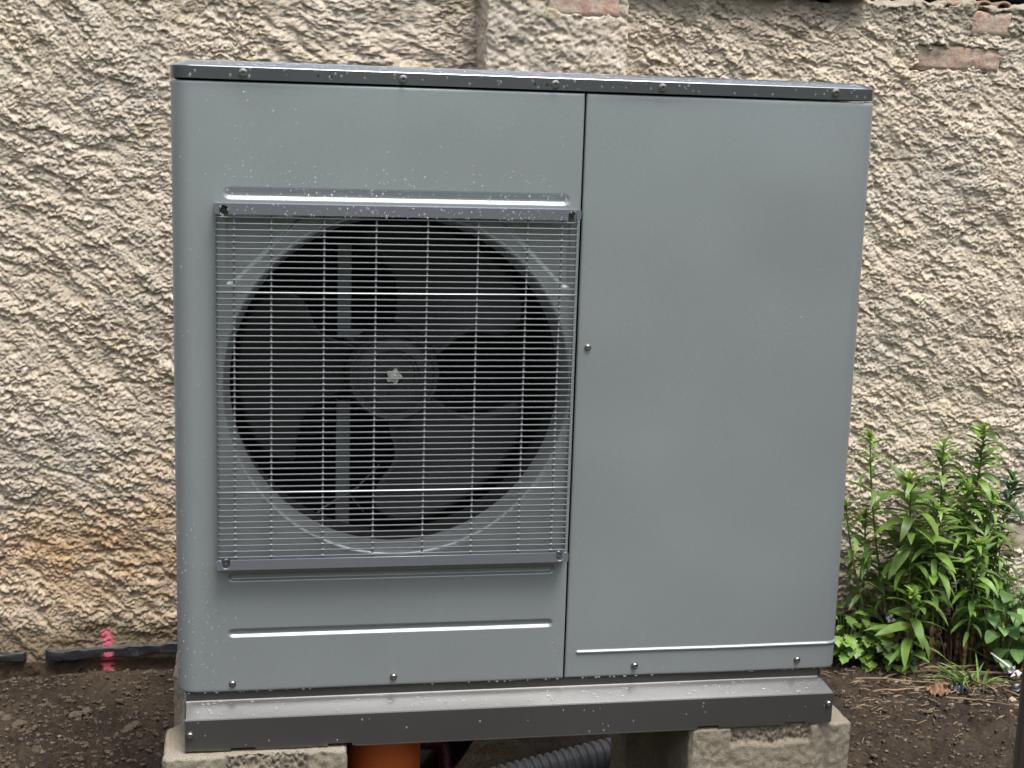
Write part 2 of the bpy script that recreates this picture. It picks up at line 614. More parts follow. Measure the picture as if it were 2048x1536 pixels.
gx = lines((-40, -5, 5), (-5, -1, 0.4), (-1, -0.5, 0.04), (-0.5, 0.02, 0.0042), (0.02, 1.1, 0.010), (1.1, 2.15, 0.0048), (2.15, 3.2, 0.05), (3.2, 6, 0.4), (6, 40, 5))
gy = lines((-60, -6, 6), (-6, -0.8, 0.3), (-0.8, 0.2, 0.04), (0.2, 0.45, 0.007), (0.45, 1.01, 0.0045), (1.03, 1.6, 0.1), (1.6, 4, 0.4), (4, 40, 5))
GX, GY = np.meshgrid(gx, gy)
GZ = soil_h(GX, GY)
g = grid_object('ground', np.stack([GX, GY, GZ], -1), M_SOIL)
g['kind'] = 'structure'


# unseen dark band of trees added behind the viewer for the metal to reflect
M_BACKDROP = plain('backdrop_foliage', (0.035, 0.055, 0.025), 0.8, 0, 0.5, 3)
tha = np.radians(np.linspace(150, 390, 260))
hh = np.linspace(0, 1, 40)
TH, HH = np.meshgrid(tha, hh)
ht_ = 6.0 + 1.6 * fbm(TH * 3, TH * 0, 4, 401)
rad_ = 15 + 1.2 * fbm(TH * 12, HH * 5, 4, 402) + 2.0 * HH ** 3
ex = sstep(150, 175, np.degrees(TH)) * (1 - sstep(365, 390, np.degrees(TH)))
o = grid_object('added_treeline', np.stack([0.5 + rad_ * np.cos(TH), -1 + rad_ * np.sin(TH), GROUND - .2 + HH * ht_ * (.4 + .6 * ex)], -1), M_BACKDROP)
o['kind'] = 'stuff'

# ------------------------------------------------------------------ garden wall
def plaster_h(x, z):
    """outward relief of the thrown plaster, metres"""
    wx = x + 0.004 * fbm(x / .02, z / .02, 3, 40)
    wz = z + 0.004 * fbm(x / .02, z / .02, 3, 50)
    a = math.radians(-30)
    s, c = math.sin(a), math.cos(a)
    bend = 0.06 * perlin(x / 0.35, z / 0.35, 77)
    u, v = wx * c + wz * s, -wx * s + wz * c + bend
    big = fbm(x / .30, z / .30, 4, 1) * 0.0065
    amp = 0.40 + 0.85 * sstep(-.45, .45, fbm(u / .13, v / .06, 3, 78))
    clump = fbm(u / .070, v / .030, 4, 21, 0.68) * 0.0046
    ledge = -0.008 * sstep(0.30, 0.62, perlin(u / .055, v / .020, 22)) - 0.010 * sstep(0.42, 0.66, perlin(wx / .04, wz / .018, 25))
    d1 = domes(wx / .0140, wz / .0112, 23) * 0.0050 * amp
    d2 = domes(wx / .0082, wz / .0068, 24) * 0.0066 * amp
    fine = fbm(wx / .006, wz / .005, 2, 28) * 0.0034
    return big + 0.60 * (clump * (0.5 + 0.5 * amp) + ledge * 0.8 + d1 + d2 + fine) - 0.004


BRICKS = [(1.632, 1.826, 1.058, 1.098), (1.768, 1.850, 1.140, 1.178), (1.965, 2.12, -0.115, -0.05)]


def wall_y(x, z):
    h = plaster_h(x, z)
    lowz = 1 - sstep(-0.30, -0.22, z)            # the bottom is smoothed with soil
    h = h * (1 - 0.55 * lowz)
    y = 0.992 - h
    for (a, b, c, d) in BRICKS:
        e = 0.015 * fbm(x / .035, z / .02, 3, 31) + 0.004
        m = sstep(-0.004, 0.004, np.minimum(np.minimum(x - a, b - x), np.minimum(z - c, d - z)) + e)
        y = np.where(m > 0, y * (1 - m) + m * (1.02), y)
    return y


wx = lines((-1.6, -0.56, 0.012), (-0.56, 0.14, 0.0022), (0.14, 0.95, 0.0045), (0.95, 2.12, 0.0024), (2.12, 3.4, 0.012))
topz = 1.197
wz = lines((-0.42, -0.30, 0.004), (-0.30, topz, 0.0022))
WX, WZ = np.meshgrid(wx, wz)
top_un = 0.012 * fbm(WX / .09, WX * 0 + 3.3, 4, 61)
WZ2 = np.where(WZ > 1.0, 1.0 + (WZ - 1.0) * ((topz + top_un - 1.0) / (topz - 1.0)), WZ)
WY = wall_y(WX, WZ2)
sag = plaster_h(WX, WZ2)
P = np.stack([WX, WY, WZ2 - 0.45 * sag], -1)
# close the top: the cap runs back 0.22 m, the back face drops to the ground
cap = []
for k, dy in enumerate((0.004, 0.012, 0.03, 0.07, 0.12, 0.18, 0.22)):
    row = P[-1].copy()
    row[:, 1] = P[-1][:, 1] + dy
    row[:, 2] = P[-1][:, 2] + 0.004 + 0.010 * math.sin(math.pi * dy / 0.22) + 0.010 * fbm(wx / .04, wx * 0 + dy / .04, 3, 65)
    cap.append(row)
back = cap[-1].copy()
back[:, 2] = -0.42
P = np.concatenate([P, np.stack(cap + [back])], 0)
wall = grid_object('garden_wall', P, M_PLASTER)
tag(wall, 'old garden wall of rough beige plaster behind the grey heat pump', 'wall')

# pilaster
px = lines((0.602, 0.913, 0.0032))
pz = lines((0.55, 0.93, 0.02), (0.93, 1.19, 0.0032))
YF = 0.865
side_l = np.linspace(1.01, YF + 0.004, 40)
side_r = side_l[::-1]
path = np.array([(px[0], y) for y in side_l] + [(x, YF) for x in px[1:-1]] + [(px[-1], y) for y in side_r])
nrm = np.array([(-1, 0)] * 40 + [(0, -1)] * (len(px) - 2) + [(1, 0)] * 40, float)
for k in range(3):        # round the corners a little
    path[1:-1] = 0.25 * path[:-2] + 0.5 * path[1:-1] + 0.25 * path[2:]
    nrm[1:-1] = 0.25 * nrm[:-2] + 0.5 * nrm[1:-1] + 0.25 * nrm[2:]
sarc = np.concatenate([[0], np.cumsum(np.hypot(*np.diff(path, axis=0).T))])
SA, PZ = np.meshgrid(sarc + 5.0, pz)
ph = plaster_h(SA, PZ) * 0.85
PX = path[None, :, 0] + nrm[None, :, 0] * ph
PY = path[None, :, 1] + nrm[None, :, 1] * ph
exp = 0.006 * perlin(PX / .02, PZ / .02, 33)
mb_ = sstep(-0.004, 0.004, np.minimum(np.minimum(PX - 0.735, 0.888 - PX), PZ - (1.130 + 0.02 * np.abs((PX - .81) / .08) ** 3)) + exp)
PY = np.where((PY < YF + 0.05) & (mb_ > 0), PY * (1 - mb_) + mb_ * (YF + 0.02), PY)
grid_object('pilaster', np.stack([PX, PY, PZ - 0.3 * ph], -1), M_PLASTER, wall)


def rough_box(name, a, b, amp, mat, parent, seed=0, step=0.006):
    mbx = MB().box(a, b)
    me = mbx.mesh(name)
    bm = bmesh.new()
    bm.from_mesh(me)
    bmesh.ops.bevel(bm, geom=list(bm.edges), offset=min(0.006, (b[2] - a[2]) * 0.2), segments=1, affect='EDGES')
    ext = max(b[i] - a[i] for i in range(3))
    bmesh.ops.subdivide_edges(bm, edges=list(bm.edges), cuts=max(1, min(7, int(ext / step / 4))), use_grid_fill=True)
    P = np.array([v.co[:] for v in bm.verts])
    d = amp * fbm(P[:, 0] / .02 + seed, (P[:, 2] + P[:, 1] * .7) / .02, 3, seed)
    bm.normal_update()
    for v, q in zip(bm.verts, d):
        v.co += v.normal * float(q)
    bm.to_mesh(me)
    bm.free()
    me.shade_smooth()
    me.materials.append(mat)
    return link(bpy.data.objects.new(name, me), parent)


for i, (a, b, c, d) in enumerate(BRICKS):
    rough_box('brick', (a - .012, 0.996, c - .010), (b + .012, 1.06, d + .010), 0.004, M_BRICK, wall, seed=i * 5)
rough_box('brick', (0.73, YF + 0.004, 1.125), (0.893, YF + 0.06, 1.186), 0.003, M_BRICK, wall, seed=40)
# overhanging coping course on the middle of the wall
cxs = np.linspace(0.56, 1.49, 120)
cop = MB()
for i in range(3):
    x0 = 0.93 + i * 0.190
    rough_box('coping_brick', (x0, 0.966, 1.199), (x0 + 0.184, 1.20, 1.258), 0.003, M_BRICK, wall, seed=60 + i)
# bitumen strip at the foot of the wall
for (a, b) in ((-1.2, -0.374), (-0.336, 0.25), (0.25, 2.6)):
    xs = np.arange(a, b, 0.008)
    rows = []
    for k, (dy, dz) in enumerate(((0.03, 0.003), (0.0004, 0.0022), (0.0, 0.001), (0.0, -0.007), (0.0, -0.0175), (0.0004, -0.0195), (0.03, -0.020))):
        zt_ = -0.2885 + 0.028 * np.clip(xs + .32, -.4, .4) + (0.005 if k < 3 else 0.0025) * fbm(xs / .04, xs * 0 + (0 if k < 3 else 7), 4, 71) + 0.010 * np.exp(-((xs - 1.5) / .35) ** 2)
        th = 1.0 + 0.25 * fbm(xs / .12, xs * 0, 2, 72) + 0.6 * np.exp(-((xs - 1.6) / .3) ** 2)
        rows.append(np.stack([xs, 0.981 + dy + 0.0025 * fbm(xs / .03, xs * 0 + k * .12, 4, 73), zt_ + dz * th], -1))
    Pm = np.stack(rows)
    Pm[1:6, 0, 1] = 0.99
    Pm[1:6, -1, 1] = 0.99
    grid_object('bitumen_strip', Pm, M_BITUMEN, wall, flip=True)

# ------------------------------------------------------------------ heat pump
HP = thing('heat_pump', 'large grey metal heat pump with round fan behind wire grille, standing on two concrete blocks', 'heat pump', (0.55, 0.2, -0.083))
OFF = Vector((0.55, 0.2, -0.083))


def hp(o):
    """parent to the heat pump keeping the modelled world position"""
    o.parent = HP
    o.matrix_parent_inverse = Matrix.Translation(-OFF)
    return o


D = 0.42
ZB, ZT = 0.004, 0.9515
FC = (0.343, 0.495)      # fan centre x, z
RL = 0.2735               # lip radius of the fan opening
XS = 0.6213              # split between the two front panels


def poly_sdf(x, z, pts):
    d = np.full(x.shape, 1e9)
    s = np.ones(x.shape)
    n = len(pts)
    for i in range(n):
        ax, az = pts[i]
        bx, bz = pts[(i + 1) % n]
        ex, ez = bx - ax, bz - az
        t_ = np.clip(((x - ax) * ex + (z - az) * ez) / (ex * ex + ez * ez), 0, 1)
        d = np.minimum(d, np.hypot(x - ax - ex * t_, z - az - ez * t_))
        c1, c2, c3 = z >= az, z < bz, (ex * (z - az)) > (ez * (x - ax))
        s = np.where((c1 & c2 & c3) | (~c1 & ~c2 & ~c3), -s, s)
    return d * s


def stadium(x, z, x0, x1, z0, hw):
    return np.hypot(x - np.clip(x, x0 + hw, x1 - hw), z - z0) - hw


zl = lines((ZB, 0.09, 0.006), (0.09, 0.112, 0.0009), (0.112, 0.182, 0.004), (0.182, 0.205, 0.0009), (0.205, 0.64, 0.003), (0.64, 0.774, 0.0016),
           (0.774, 0.803, 0.0009), (0.803, ZT, 0.006))
zl = np.unique(np.concatenate([zl, [ZB + .0006, ZB + .0015, ZB + .003, ZT - .0006, ZT - .0015, ZT - .003]]))
R = 0.030
qc = R * math.pi / 2
# unfolded coordinate: s < 0 side, 0..qc corner, then front
su = lines((-(D - R), -0.002, 0.03), (-0.002, qc, qc / 14), (qc, qc + 0.04, 0.004), (qc + 0.04, qc + XS - R, 0.0022))
su = np.unique(np.concatenate([su, qc + XS - R - np.array([.0006, .0015, .003])]))


def unfold(s, r, end=None):
    th = np.clip(s / r, 0, math.pi / 2)
    x = np.where(s < 0, 0, np.where(s > r * math.pi / 2, r + (s - r * math.pi / 2), r - r * np.cos(th)))
    y = np.where(s < 0, r - s, np.where(s > r * math.pi / 2, 0, r - r * np.sin(th)))
    nx, ny = -np.cos(th), -np.sin(th)
    return x, y, nx, ny


def edge_roll(S_, Z_, s1, rad=0.0030):
    """inward depth for folded edges at top, bottom and the split"""
    d = np.zeros(S_.shape)
    for e in (Z_ - ZB, ZT - Z_, np.abs(s1 - S_)):
        q = np.clip(1 - e / rad, 0, 1)
        d = np.maximum(d, rad * (1 - np.sqrt(np.clip(1 - q * q, 0, 1))))
    return d


SU, ZL = np.meshgrid(su, zl)
fx, fy, nx, ny = unfold(SU, R)
d = edge_roll(SU, ZL, su[-1])
front = SU > qc
for (x0, x1, z0, hw, dep) in ((0.076, 0.603, 0.7885, 0.0098, 0.0045), (0.080, 0.600, 0.1925, 0.0078, 0.0042), (0.079, 0.600, 0.1013, 0.0078, 0.0045)):
    sd_ = stadium(fx, ZL, x0, x1, z0, hw)
    d = d + np.where(front, dep * sstep(0.0, 1.0, -sd_ / (hw * 0.72)), 0)
for mir in (False, True):
    tri = [(0.079, 0.757), (0.079, 0.652), (0.090, 0.652), (0.196, 0.757)]
    if mir:
        tri = [(2 * FC[0] - a, b) for a, b in tri][::-1]
    sd_ = poly_sdf(fx, ZL, tri)
    d = d + np.where(front, 0.0035 * sstep(0.0, 1.0, -sd_ / 0.004), 0)
d = d + 0.0012 * fbm(SU / .28, ZL / .28, 2, 91) * sstep(qc, qc + .08, SU)
# fan opening: drop the quads inside, pull the rim vertices onto the circle
rr_ = np.hypot(fx - FC[0], ZL - FC[1])
inside = (rr_ < RL) & front
keep = ~(inside[:-1, :-1] & inside[1:, :-1] & inside[:-1, 1:] & inside[1:, 1:])
qx = np.where(inside & (rr_ > 1e-6), FC[0] + (fx - FC[0]) * RL / np.maximum(rr_, 1e-6), fx)
qz = np.where(inside & (rr_ > 1e-6), FC[1] + (ZL - FC[1]) * RL / np.maximum(rr_, 1e-6), ZL)
d = np.where(inside, 0, d)
Pp = np.stack([qx - nx * d, fy - ny * d, qz], -1)
hp(grid_object('front_panel', Pp, M_PANEL, keep=keep))

# service panel on the right, folded round the right corner
RR = 0.024
XS2 = 0.6238
X1 = 1.0995
qc2 = RR * math.pi / 2
s1 = qc2 + (X1 - RR - XS2)
sr = lines((-(D - RR), -0.002, 0.03), (-0.002, qc2, qc2 / 12), (qc2, qc2 + 0.03, 0.004), (qc2 + 0.03, s1, 0.008))
sr = np.unique(np.concatenate([sr, s1 - np.array([.0006, .0015, .003]), qc2 + X1 - RR - np.arange(.6380, .646, .001)]))
zr = lines((ZB, 0.042, 0.005), (0.042, 0.056, 0.0009), (0.056, ZT, 0.008))
zr = np.unique(np.concatenate([zr, [ZB + .0006, ZB + .0015, ZB + .003, ZT - .0006, ZT - .0015, ZT - .003]]))
SR, ZR = np.meshgrid(sr, zr)
fx, fy, nx, ny = unfold(SR, RR)
d = edge_roll(SR, ZR, s1)
xx = X1 - fx
bead = np.hypot(np.maximum(0, 0.644 - xx), ZR - 0.0487)
d = d - 0.0026 * (1 - sstep(0.0, 0.0042, bead))
# a few shallow dents in the sheet
d = d + 0.0016 * fbm(SR / .30, ZR / .30, 2, 90) * (SR > qc2)
Pr = np.stack([X1 - (fx - nx * d), fy - ny * d, ZR], -1)
hp(grid_object('service_panel', Pr, M_PANEL, flip=True))

hp(MB().box((0.004, D - 0.03, 0.004), (1.0955, D, 0.951)).build('rear_panel', M_PANEL))
# dark liner inside the casing
ln = MB()
ln.box((0.008, 0.012, 0.02), (0.014, D - 0.032, 0.948))
ln.box((0.612, 0.012, 0.02), (0.632, D - 0.032, 0.948))
ln.box((1.086, 0.03, 0.02), (1.092, D - 0.032, 0.948))
ln.box((0.03, 0.03, 0.940), (1.07, D - 0.032, 0.949))
ln.box((0.03, 0.008, 0.006), (1.07, D - 0.032, 0.020))
hp(ln.build('inner_casing', M_LINER))
# fan shroud (bell mouth)
prof = []
for k in range(9):
    q = k / 8 * math.radians(72)
    prof.append((RL - 0.0055 * math.sin(q), 0.0055 * (1 - math.cos(q))))
prof += [(RL - 0.0100, 0.015), (RL - 0.0130, 0.028), (RL - 0.0138, 0.044)]
shroud = MB().lathe_y(prof, 128, FC)
hp(shroud.build('fan_shroud', M_PANEL, smooth=60, recalc=False))

hp(MB().lathe_y([(RL - 0.0136, 0.0445), (RL - 0.0120, 0.08), (RL - 0.008, 0.13)], 128, FC).build('shroud_throat', M_LINER, smooth=60, recalc=False))

# fan
HUBY = 0.090
hub = MB()
hub.lathe_y([(0.0, HUBY + .002), (0.012, HUBY + .002), (0.016, HUBY + .006), (0.034, HUBY + .006), (0.0355, HUBY + .003), (0.040, HUBY + .003), (0.043, HUBY - .001),
             (0.056, HUBY + .001), (0.060, HUBY + .004), (0.064, HUBY + .004), (0.0665, HUBY - .002), (0.0705, HUBY - .003), (0.074, HUBY + .002), (0.0755, HUBY + .012),
             (0.0765, HUBY + .075), (0.05, HUBY + .08)], 64, FC)
for k in range(6):
    q = k * math.pi / 3 + 0.3
    c_, s_ = math.cos(q), math.sin(q)
    hub.tube([(FC[0] + .018 * c_, HUBY + .006, FC[1] + .018 * s_), (FC[0] + .034 * c_, HUBY + .006, FC[1] + .034 * s_)], 0.0016, 6)
fan = hp(hub.build('fan', M_PLASTIC, smooth=35))
nutp = []
for k in range(50):
    q = 2 * math.pi * k / 50
    r_ = 0.0112 + 0.0022 * math.cos(5 * q)
    nutp.append((FC[0] + r_ * math.cos(q), FC[1] + r_ * math.sin(q)))
nm = MB().prism_y(nutp, HUBY - .001, HUBY + .003)
nm.lathe_y([(0.0, HUBY - .013), (0.0032, HUBY - .013), (0.0036, HUBY - .006), (0.0068, HUBY - .006), (0.0078, HUBY - .004), (0.0078, HUBY - .001)], 6, FC)
nut = nm.build('hub_nut', M_BRIGHT, smooth=30)
nut.parent = fan


def blade(center_deg):
    nr, na = 22, 22
    rows = []
    for i in range(nr):
        f = i / (nr - 1)
        r = 0.072 + f * (0.251 - 0.072)
        # trailing and leading edges in degrees round the blade's centre line
        lo = -40 - 4 * math.sin(f * 3.0) + 12 * math.exp(-((f - 0.35) / .28) ** 2)
        hi = 23 + 20 * f ** 1.25 - 6 * math.exp(-((f - .45) / .3) ** 2)
        row = []
        for j in range(na):
            u = j / (na - 1)
            a = math.radians(center_deg + lo + (hi - lo) * u)
            # round the outer corners
            k = max(0.0, abs(2 * u - 1) - 0.55) / 0.45
            rr = r - 0.030 * f * f * k ** 2.4
            y = HUBY + 0.012 + 0.050 * u - 0.012 * f * (1 - u) + 0.014 * math.sin(math.pi * u)
            row.append((FC[0] + rr * math.cos(a), y, FC[1] + rr * math.sin(a)))
        rows.append(row)
    P = np.array(rows)
    o = grid_object('blade', P, M_PLASTIC, flip=True)
    md = o.modifiers.new('thickness', 'SOLIDIFY')
    md.thickness = 0.004
    o.parent = fan
    return o


for a in (-56, 63, 182):
    blade(a)

# motor bracket, motor and coil behind the fan
YB = 0.195
br = MB()
br.box((0.257, YB, 0.19), (0.281, YB + .004, 0.432))
br.box((0.257, YB, 0.556), (0.281, YB + .004, 0.699))
br.box((0.257, YB - .012, 0.543), (0.332, YB + .02, 0.5555))
br.prism_y([(0.266, 0.5425), (0.306, 0.528), (0.326, 0.5425)], YB - .010, YB)
br.box((0.257, YB + .004, 0.432), (0.281, YB + .03, 0.436))
hp(br.build('motor_bracket', M_GALV, bevel=0.0012, segs=1))
hp(MB().lathe_y([(0.0, 0.15), (0.055, 0.15), (0.062, 0.158), (0.062, 0.235), (0.05, 0.245), (0.0, 0.245)], 40, FC).build('motor', M_LINER, smooth=40))
YC = 0.335
coil = MB().box((0.02, YC + .006, 0.03), (0.605, YC + .03, 0.93))
hp(coil.build('coil', M_COIL))
ct = MB()
for i in range(28):
    z = 0.22 + i * 0.021
    ct.tube([(0.03, YC, z), (0.60, YC, z)], 0.0032, 6)
hp(ct.build('coil_tubes', M_TUBE, smooth=50))
cb = MB()
cb.tube([(0.195, YB - .02, 0.215), (0.235, YB - .025, 0.256), (0.292, YB - .02, 0.288), (0.330, YB - .01, 0.325)], 0.0022, 6)
cb.tube([(0.272, YB - .01, 0.285), (0.305, YB - .012, 0.243)], 0.0012, 5)
hp(cb.build('motor_cable', M_GALV, smooth=60))

# lid
LX0, LX1, LY0, LY1 = -0.0005, 1.1005, -0.003, D + 0.004


def rrect(inset, r, n=8):
    x0, x1, y0, y1 = LX0 + inset, LX1 - inset, LY0 + inset, LY1 - inset
    r = max(0.002, r - inset)
    pts = []
    for cx_, cy_, a0 in ((x0 + r, y0 + r, 180), (x1 - r, y0 + r, 270), (x1 - r, y1 - r, 0), (x0 + r, y1 - r, 90)):
        for k in range(n + 1):
            q = math.radians(a0 + 90 * k / n)
            pts.append((cx_ + r * math.cos(q), cy_ + r * math.sin(q)))
    return pts


lid = MB()
rings = [(0.004, 0.9545, 0), (0.0, 0.9545, 0), (0.0, 0.9722, 0), (0.0007, 0.9731, 0), (0.020, 0.9800, 0), (0.024, 0.9808, 0),
         (0.06, 0.9830, 0), (0.16, 0.9850, 0)]
nr = None
for (ins, z, k) in rings:
    pts = rrect(ins, 0.031)
    nr = len(pts)
    lid.v += [(x, y, z) for x, y in pts]
for i in range(len(rings) - 1):
    for k in range(nr):
        k2 = (k + 1) % nr
        lid.f.append((i * nr + k, i * nr + k2, (i + 1) * nr + k2, (i + 1) * nr + k))
lid.f.append(tuple((len(rings) - 1) * nr + k for k in range(nr)))
lid_o = hp(lid.build('lid', M_LID, smooth=16))


def screw_mesh(name, kind):
    b = MB()
    if kind == 'hex':
        b.lathe_y([(0.0062, 0.0), (0.0062, -0.0012), (0.0052, -0.0016), (0.0, -0.0016)], 20)
        b.lathe_y([(0.0042, -0.0016), (0.0042, -0.0036), (0.0036, -0.0042), (0.0030, -0.0042), (0.0026, -0.0034), (0.0, -0.0034)], 6)
    else:
        b.lathe_y([(0.0058, 0.0), (0.0058, -0.0010), (0.0046, -0.0014), (0.0046, -0.0030), (0.0036, -0.0042), (0.0021, -0.0045), (0.0018, -0.0030), (0.0, -0.0030)], 18)
    return b.mesh(name, smooth=38)


def cross_mesh():
    b = MB()
    b.box((-0.0019, -0.0038, -0.0005), (0.0019, -0.0030, 0.0005))
    b.box((-0.0005, -0.0037, -0.0019), (0.0005, -0.0030, 0.0019))
    return b.mesh('cross_recess')


ME_HEX, ME_PAN, ME_CROSS = screw_mesh('hex_screw', 'hex'), screw_mesh('screw', 'pan'), cross_mesh()
ME_HEX.materials.append(M_STEEL)
ME_PAN.materials.append(M_STEEL)
ME_CROSS.materials.append(M_RECESS)
ME_PAN_D = ME_PAN.copy()
ME_PAN_D.materials.clear()
ME_PAN_D.materials.append(M_DARK_SCREW)


def add(name, me, parent, loc, rot=(0, 0, 0)):
    o = bpy.data.objects.new(name, me)
    o.location = loc
    o.rotation_euler = rot
    link(o, parent)
    if parent == HP:
        o.matrix_parent_inverse = Matrix.Translation(-OFF)
    return o


for x, z in ((0.1055, 0.9645), (0.3409, 0.9630), (0.5734, 0.9632), (0.7424, 0.9640), (1.0254, 0.9655)):
    add('screw', ME_HEX, lid_o, (x, LY0, z), (0, random.uniform(0, 1), 0))
    add('screw_recess', ME_CROSS, lid_o, (x, LY0, z), (0, random.uniform(0, 1), 0))
hole = MB().lathe_y([(0.0019, 0.0), (0.0017, -0.0004), (0.0, -0.0004)], 12).mesh('pilot_hole')
hole.materials.append(M_RECESS)
for x, z in ((0.2147, 0.9640), (0.2338, 0.9635), (0.5415, 0.9627), (0.5609, 0.9625)):
    add('pilot_hole', hole, lid_o, (x, LY0, z))
for x, z in ((0.0857, 0.0175), (0.3408, 0.0191), (0.7421, 0.0220), (1.0268, 0.0214), (0.6405, 0.5570)):
    add('screw', ME_PAN, HP, (x, 0.0, z), (0, random.uniform(0, 1), 0))

# base frame
BX0, BX1 = 0.0125, 1.083
yb0, yb1 = 0.004, -0.0305
prof = [(0.010, 0.003), (yb0, 0.003), (yb0, -0.0105), (yb0 - .001, -0.0118), (yb1 + .0035, -0.0262), (yb1 + .001, -0.0276), (yb1, -0.0295)]
b = MB()
for (y, z) in prof:
    xe = 0.0
    b.v += [(BX0, y, z), (BX1 - (0.0125 * (1 - (yb0 - y) / (yb0 - yb1)) if y > yb1 + .002 else 0), y, z)]
for i in range(len(prof) - 1):
    b.f.append((2 * i, 2 * i + 1, 2 * i + 3, 2 * i + 2))
base = b.build('base_frame', M_BASE, smooth=20)
hp(base)
# front face with notches along the bottom edge
zt_, zb_ = -0.0295, -0.0815
out = [(BX0, zt_), (BX0, zb_ + .002)]
for (a, c) in ((0.083, 0.121), (0.235, 0.273), (0.848, 0.884), (1.000, 1.036)):
    out += [(a, zb_), (a, zb_ + .0042), (c, zb_ + .0042), (c, zb_)]
out += [(BX1 - .003, zb_), (BX1, zb_ + .003), (BX1, zt_)]
fr = MB().prism_y(out, yb1, yb1 + 0.0016).build('base_fascia', M_BASE)
hp(fr)
bx = MB()
bx.box((BX0, yb1 + .0018, -0.081), (BX0 + .002, D - .01, 0.002))
bx.box((BX1 - .014, yb1 + .03, -0.081), (BX1 - .012, D - .01, 0.002))
bx.box((BX0, D - .01, -0.081), (BX1 - .012, D - .008, 0.002))
bx.box((BX0 + .002, yb1 + .05, -0.0824), (BX1 - .014, D - .01, -0.0795))
bx.box((0.278, yb1 - .0008, -0.0830), (0.843, yb1 + .05, -0.0816))
hp(bx.build('base_tray', M_BASE))
for x, z in ((0.0205, -0.0525), (1.0755, -0.0470)):
    add('screw', ME_PAN, HP, (x, yb1, z), (0, random.uniform(0, 1), 0))
# recessed grip on the right flank
gp = MB().prism_y([(X1 - .001, 0.375), (X1 + .003, 0.380), (X1 + .003, 0.452), (X1 - .001, 0.458)], 0.035, 0.16)
hp(gp.build('side_grip', M_STEEL, bevel=0.0012))

# fan grille
GY0 = -0.026


def bar_outline(z0, z1, x0, x1, down):
    """rail with a U notch near each end, open downwards (down) or upwards"""
    pts = []
    nw, nd = 0.0062, 0.0135
    cs = [x0 + 0.0150, x1 - 0.0140]

    def arc(cx_, zc, flip):
        return [(cx_ + nw * math.cos(math.pi * k / 8) * (1 if not flip else -1), zc + nw * math.sin(math.pi * k / 8) * (1 if down else -1)) for k in range(9)]
    if down:
        pts = [(x0, z1 - .002), (x0, z0 + .003), (x0 + .003, z0)]
        for c_ in cs:
            pts += [(c_ - nw, z0)] + arc(c_, z0 + nd - nw, True) + [(c_ + nw, z0)]
        pts += [(x1 - .003, z0), (x1, z0 + .003), (x1, z1 - .002), (x1 - .002, z1), (x0 + .002, z1)]
    else:
        pts = [(x1, z0 + .002), (x1, z1 - .003), (x1 - .003, z1)]
        for c_ in cs[::-1]:
            pts += [(c_ + nw, z1)] + arc(c_, z1 - nd + nw, False) + [(c_ - nw, z1)]
        pts += [(x0 + .003, z1), (x0, z1 - .003), (x0, z0 + .002), (x0 + .002, z0), (x1 - .002, z0)]
    return pts


GXA, GXB = 0.0620, 0.6165
ZTOP0, ZTOP1 = 0.7585, 0.7755
ZBOT0, ZBOT1 = 0.2120, 0.2285
grille = bpy.data.objects.new('fan_grille', None)
grille.empty_display_size = 0.05
link(grille)
hp(grille)
for (za, zb, top_) in ((ZTOP0, ZTOP1, True), (ZBOT0, ZBOT1, False)):
    gr = MB().prism_y(bar_outline(za, zb, GXA, GXB, top_), GY0, GY0 + 0.0016)
    ze = zb - .0016 if top_ else za + .0001
    gr.box((GXA + .001, GY0 + .0013, ze), (GXB - .001, -0.0005, ze + .0015))
    for x in (GXA + .015, GXB - .014):
        gr.box((x - .0075, -0.010, za + (-.001 if top_ else .001)), (x + .0075, -0.0075, zb - (.001 if top_ else -.001)))
    gr.build('mounting_rail', M_BAR, grille, bevel=0.0005, segs=1)
for i, (x, z) in enumerate(((GXA + .015, ZTOP0 + .0075), (GXB - .014, ZTOP0 + .0075), (GXA + .015, ZBOT1 - .006), (GXB - .014, ZBOT1 - .006))):
    add('screw', ME_PAN_D if i < 2 else ME_PAN, grille, (x, -0.0104, z))
# horizontal wires bend back to the panel at both ends
XA, XB = GXA + .0035, GXB - .0025
WY0 = GY0 + .004
zs_ = np.linspace(0.7545, 0.2318, 57)


def hwire(z, r, me_name):
    a = 0.004
    pts = [(XA, -0.001, z), (XA, WY0 + a, z), (XA + a * .3, WY0 + a * .3, z), (XA + a, WY0, z)]
    pts += [(x, WY0, z) for x in np.linspace(XA + .05, XB - .05, 4)]
    pts += [(XB - a, WY0, z), (XB - a * .3, WY0 + a * .3, z), (XB, WY0 + a, z), (XB, -0.001, z)]
    return MB().tube(pts, r, 6).mesh(me_name, smooth=60)


me_thin = hwire(0.0, 0.00115, 'wire')
me_thin.materials.append(M_WIRE)
me_thick = hwire(0.0, 0.0019, 'wire')
me_thick.materials.append(M_WIRE)
for i, z in enumerate(zs_):
    add('wire', me_thick if i in (12, 45) else me_thin, grille, (0, 0, float(z)))
for x in (0.0912, 0.1460, 0.2245, 0.3025, 0.3805, 0.4580, 0.5345, 0.5880):
    vb = MB().tube([(0, 0, ZBOT1 - .004), (0, 0, ZTOP0 + .004)], 0.0016, 6)
    for z in zs_:       # weld fillets drowned in paint
        vb.add([(-.0036, -.0016, z), (0, -.0022, z + .0016), (.0036, -.0016, z), (0, -.0022, z - .0016), (0, -.0034, z), (0, .001, z + .003), (0, .001, z - .003)],
               [(0, 4, 1), (1, 4, 2), (2, 4, 3), (3, 4, 0), (0, 1, 5), (1, 2, 5), (2, 3, 6), (3, 0, 6)])
    o = vb.build('wire', M_WIRE, smooth=60)
    o.parent = grille
    o.location = (x, WY0 + .0024, 0)
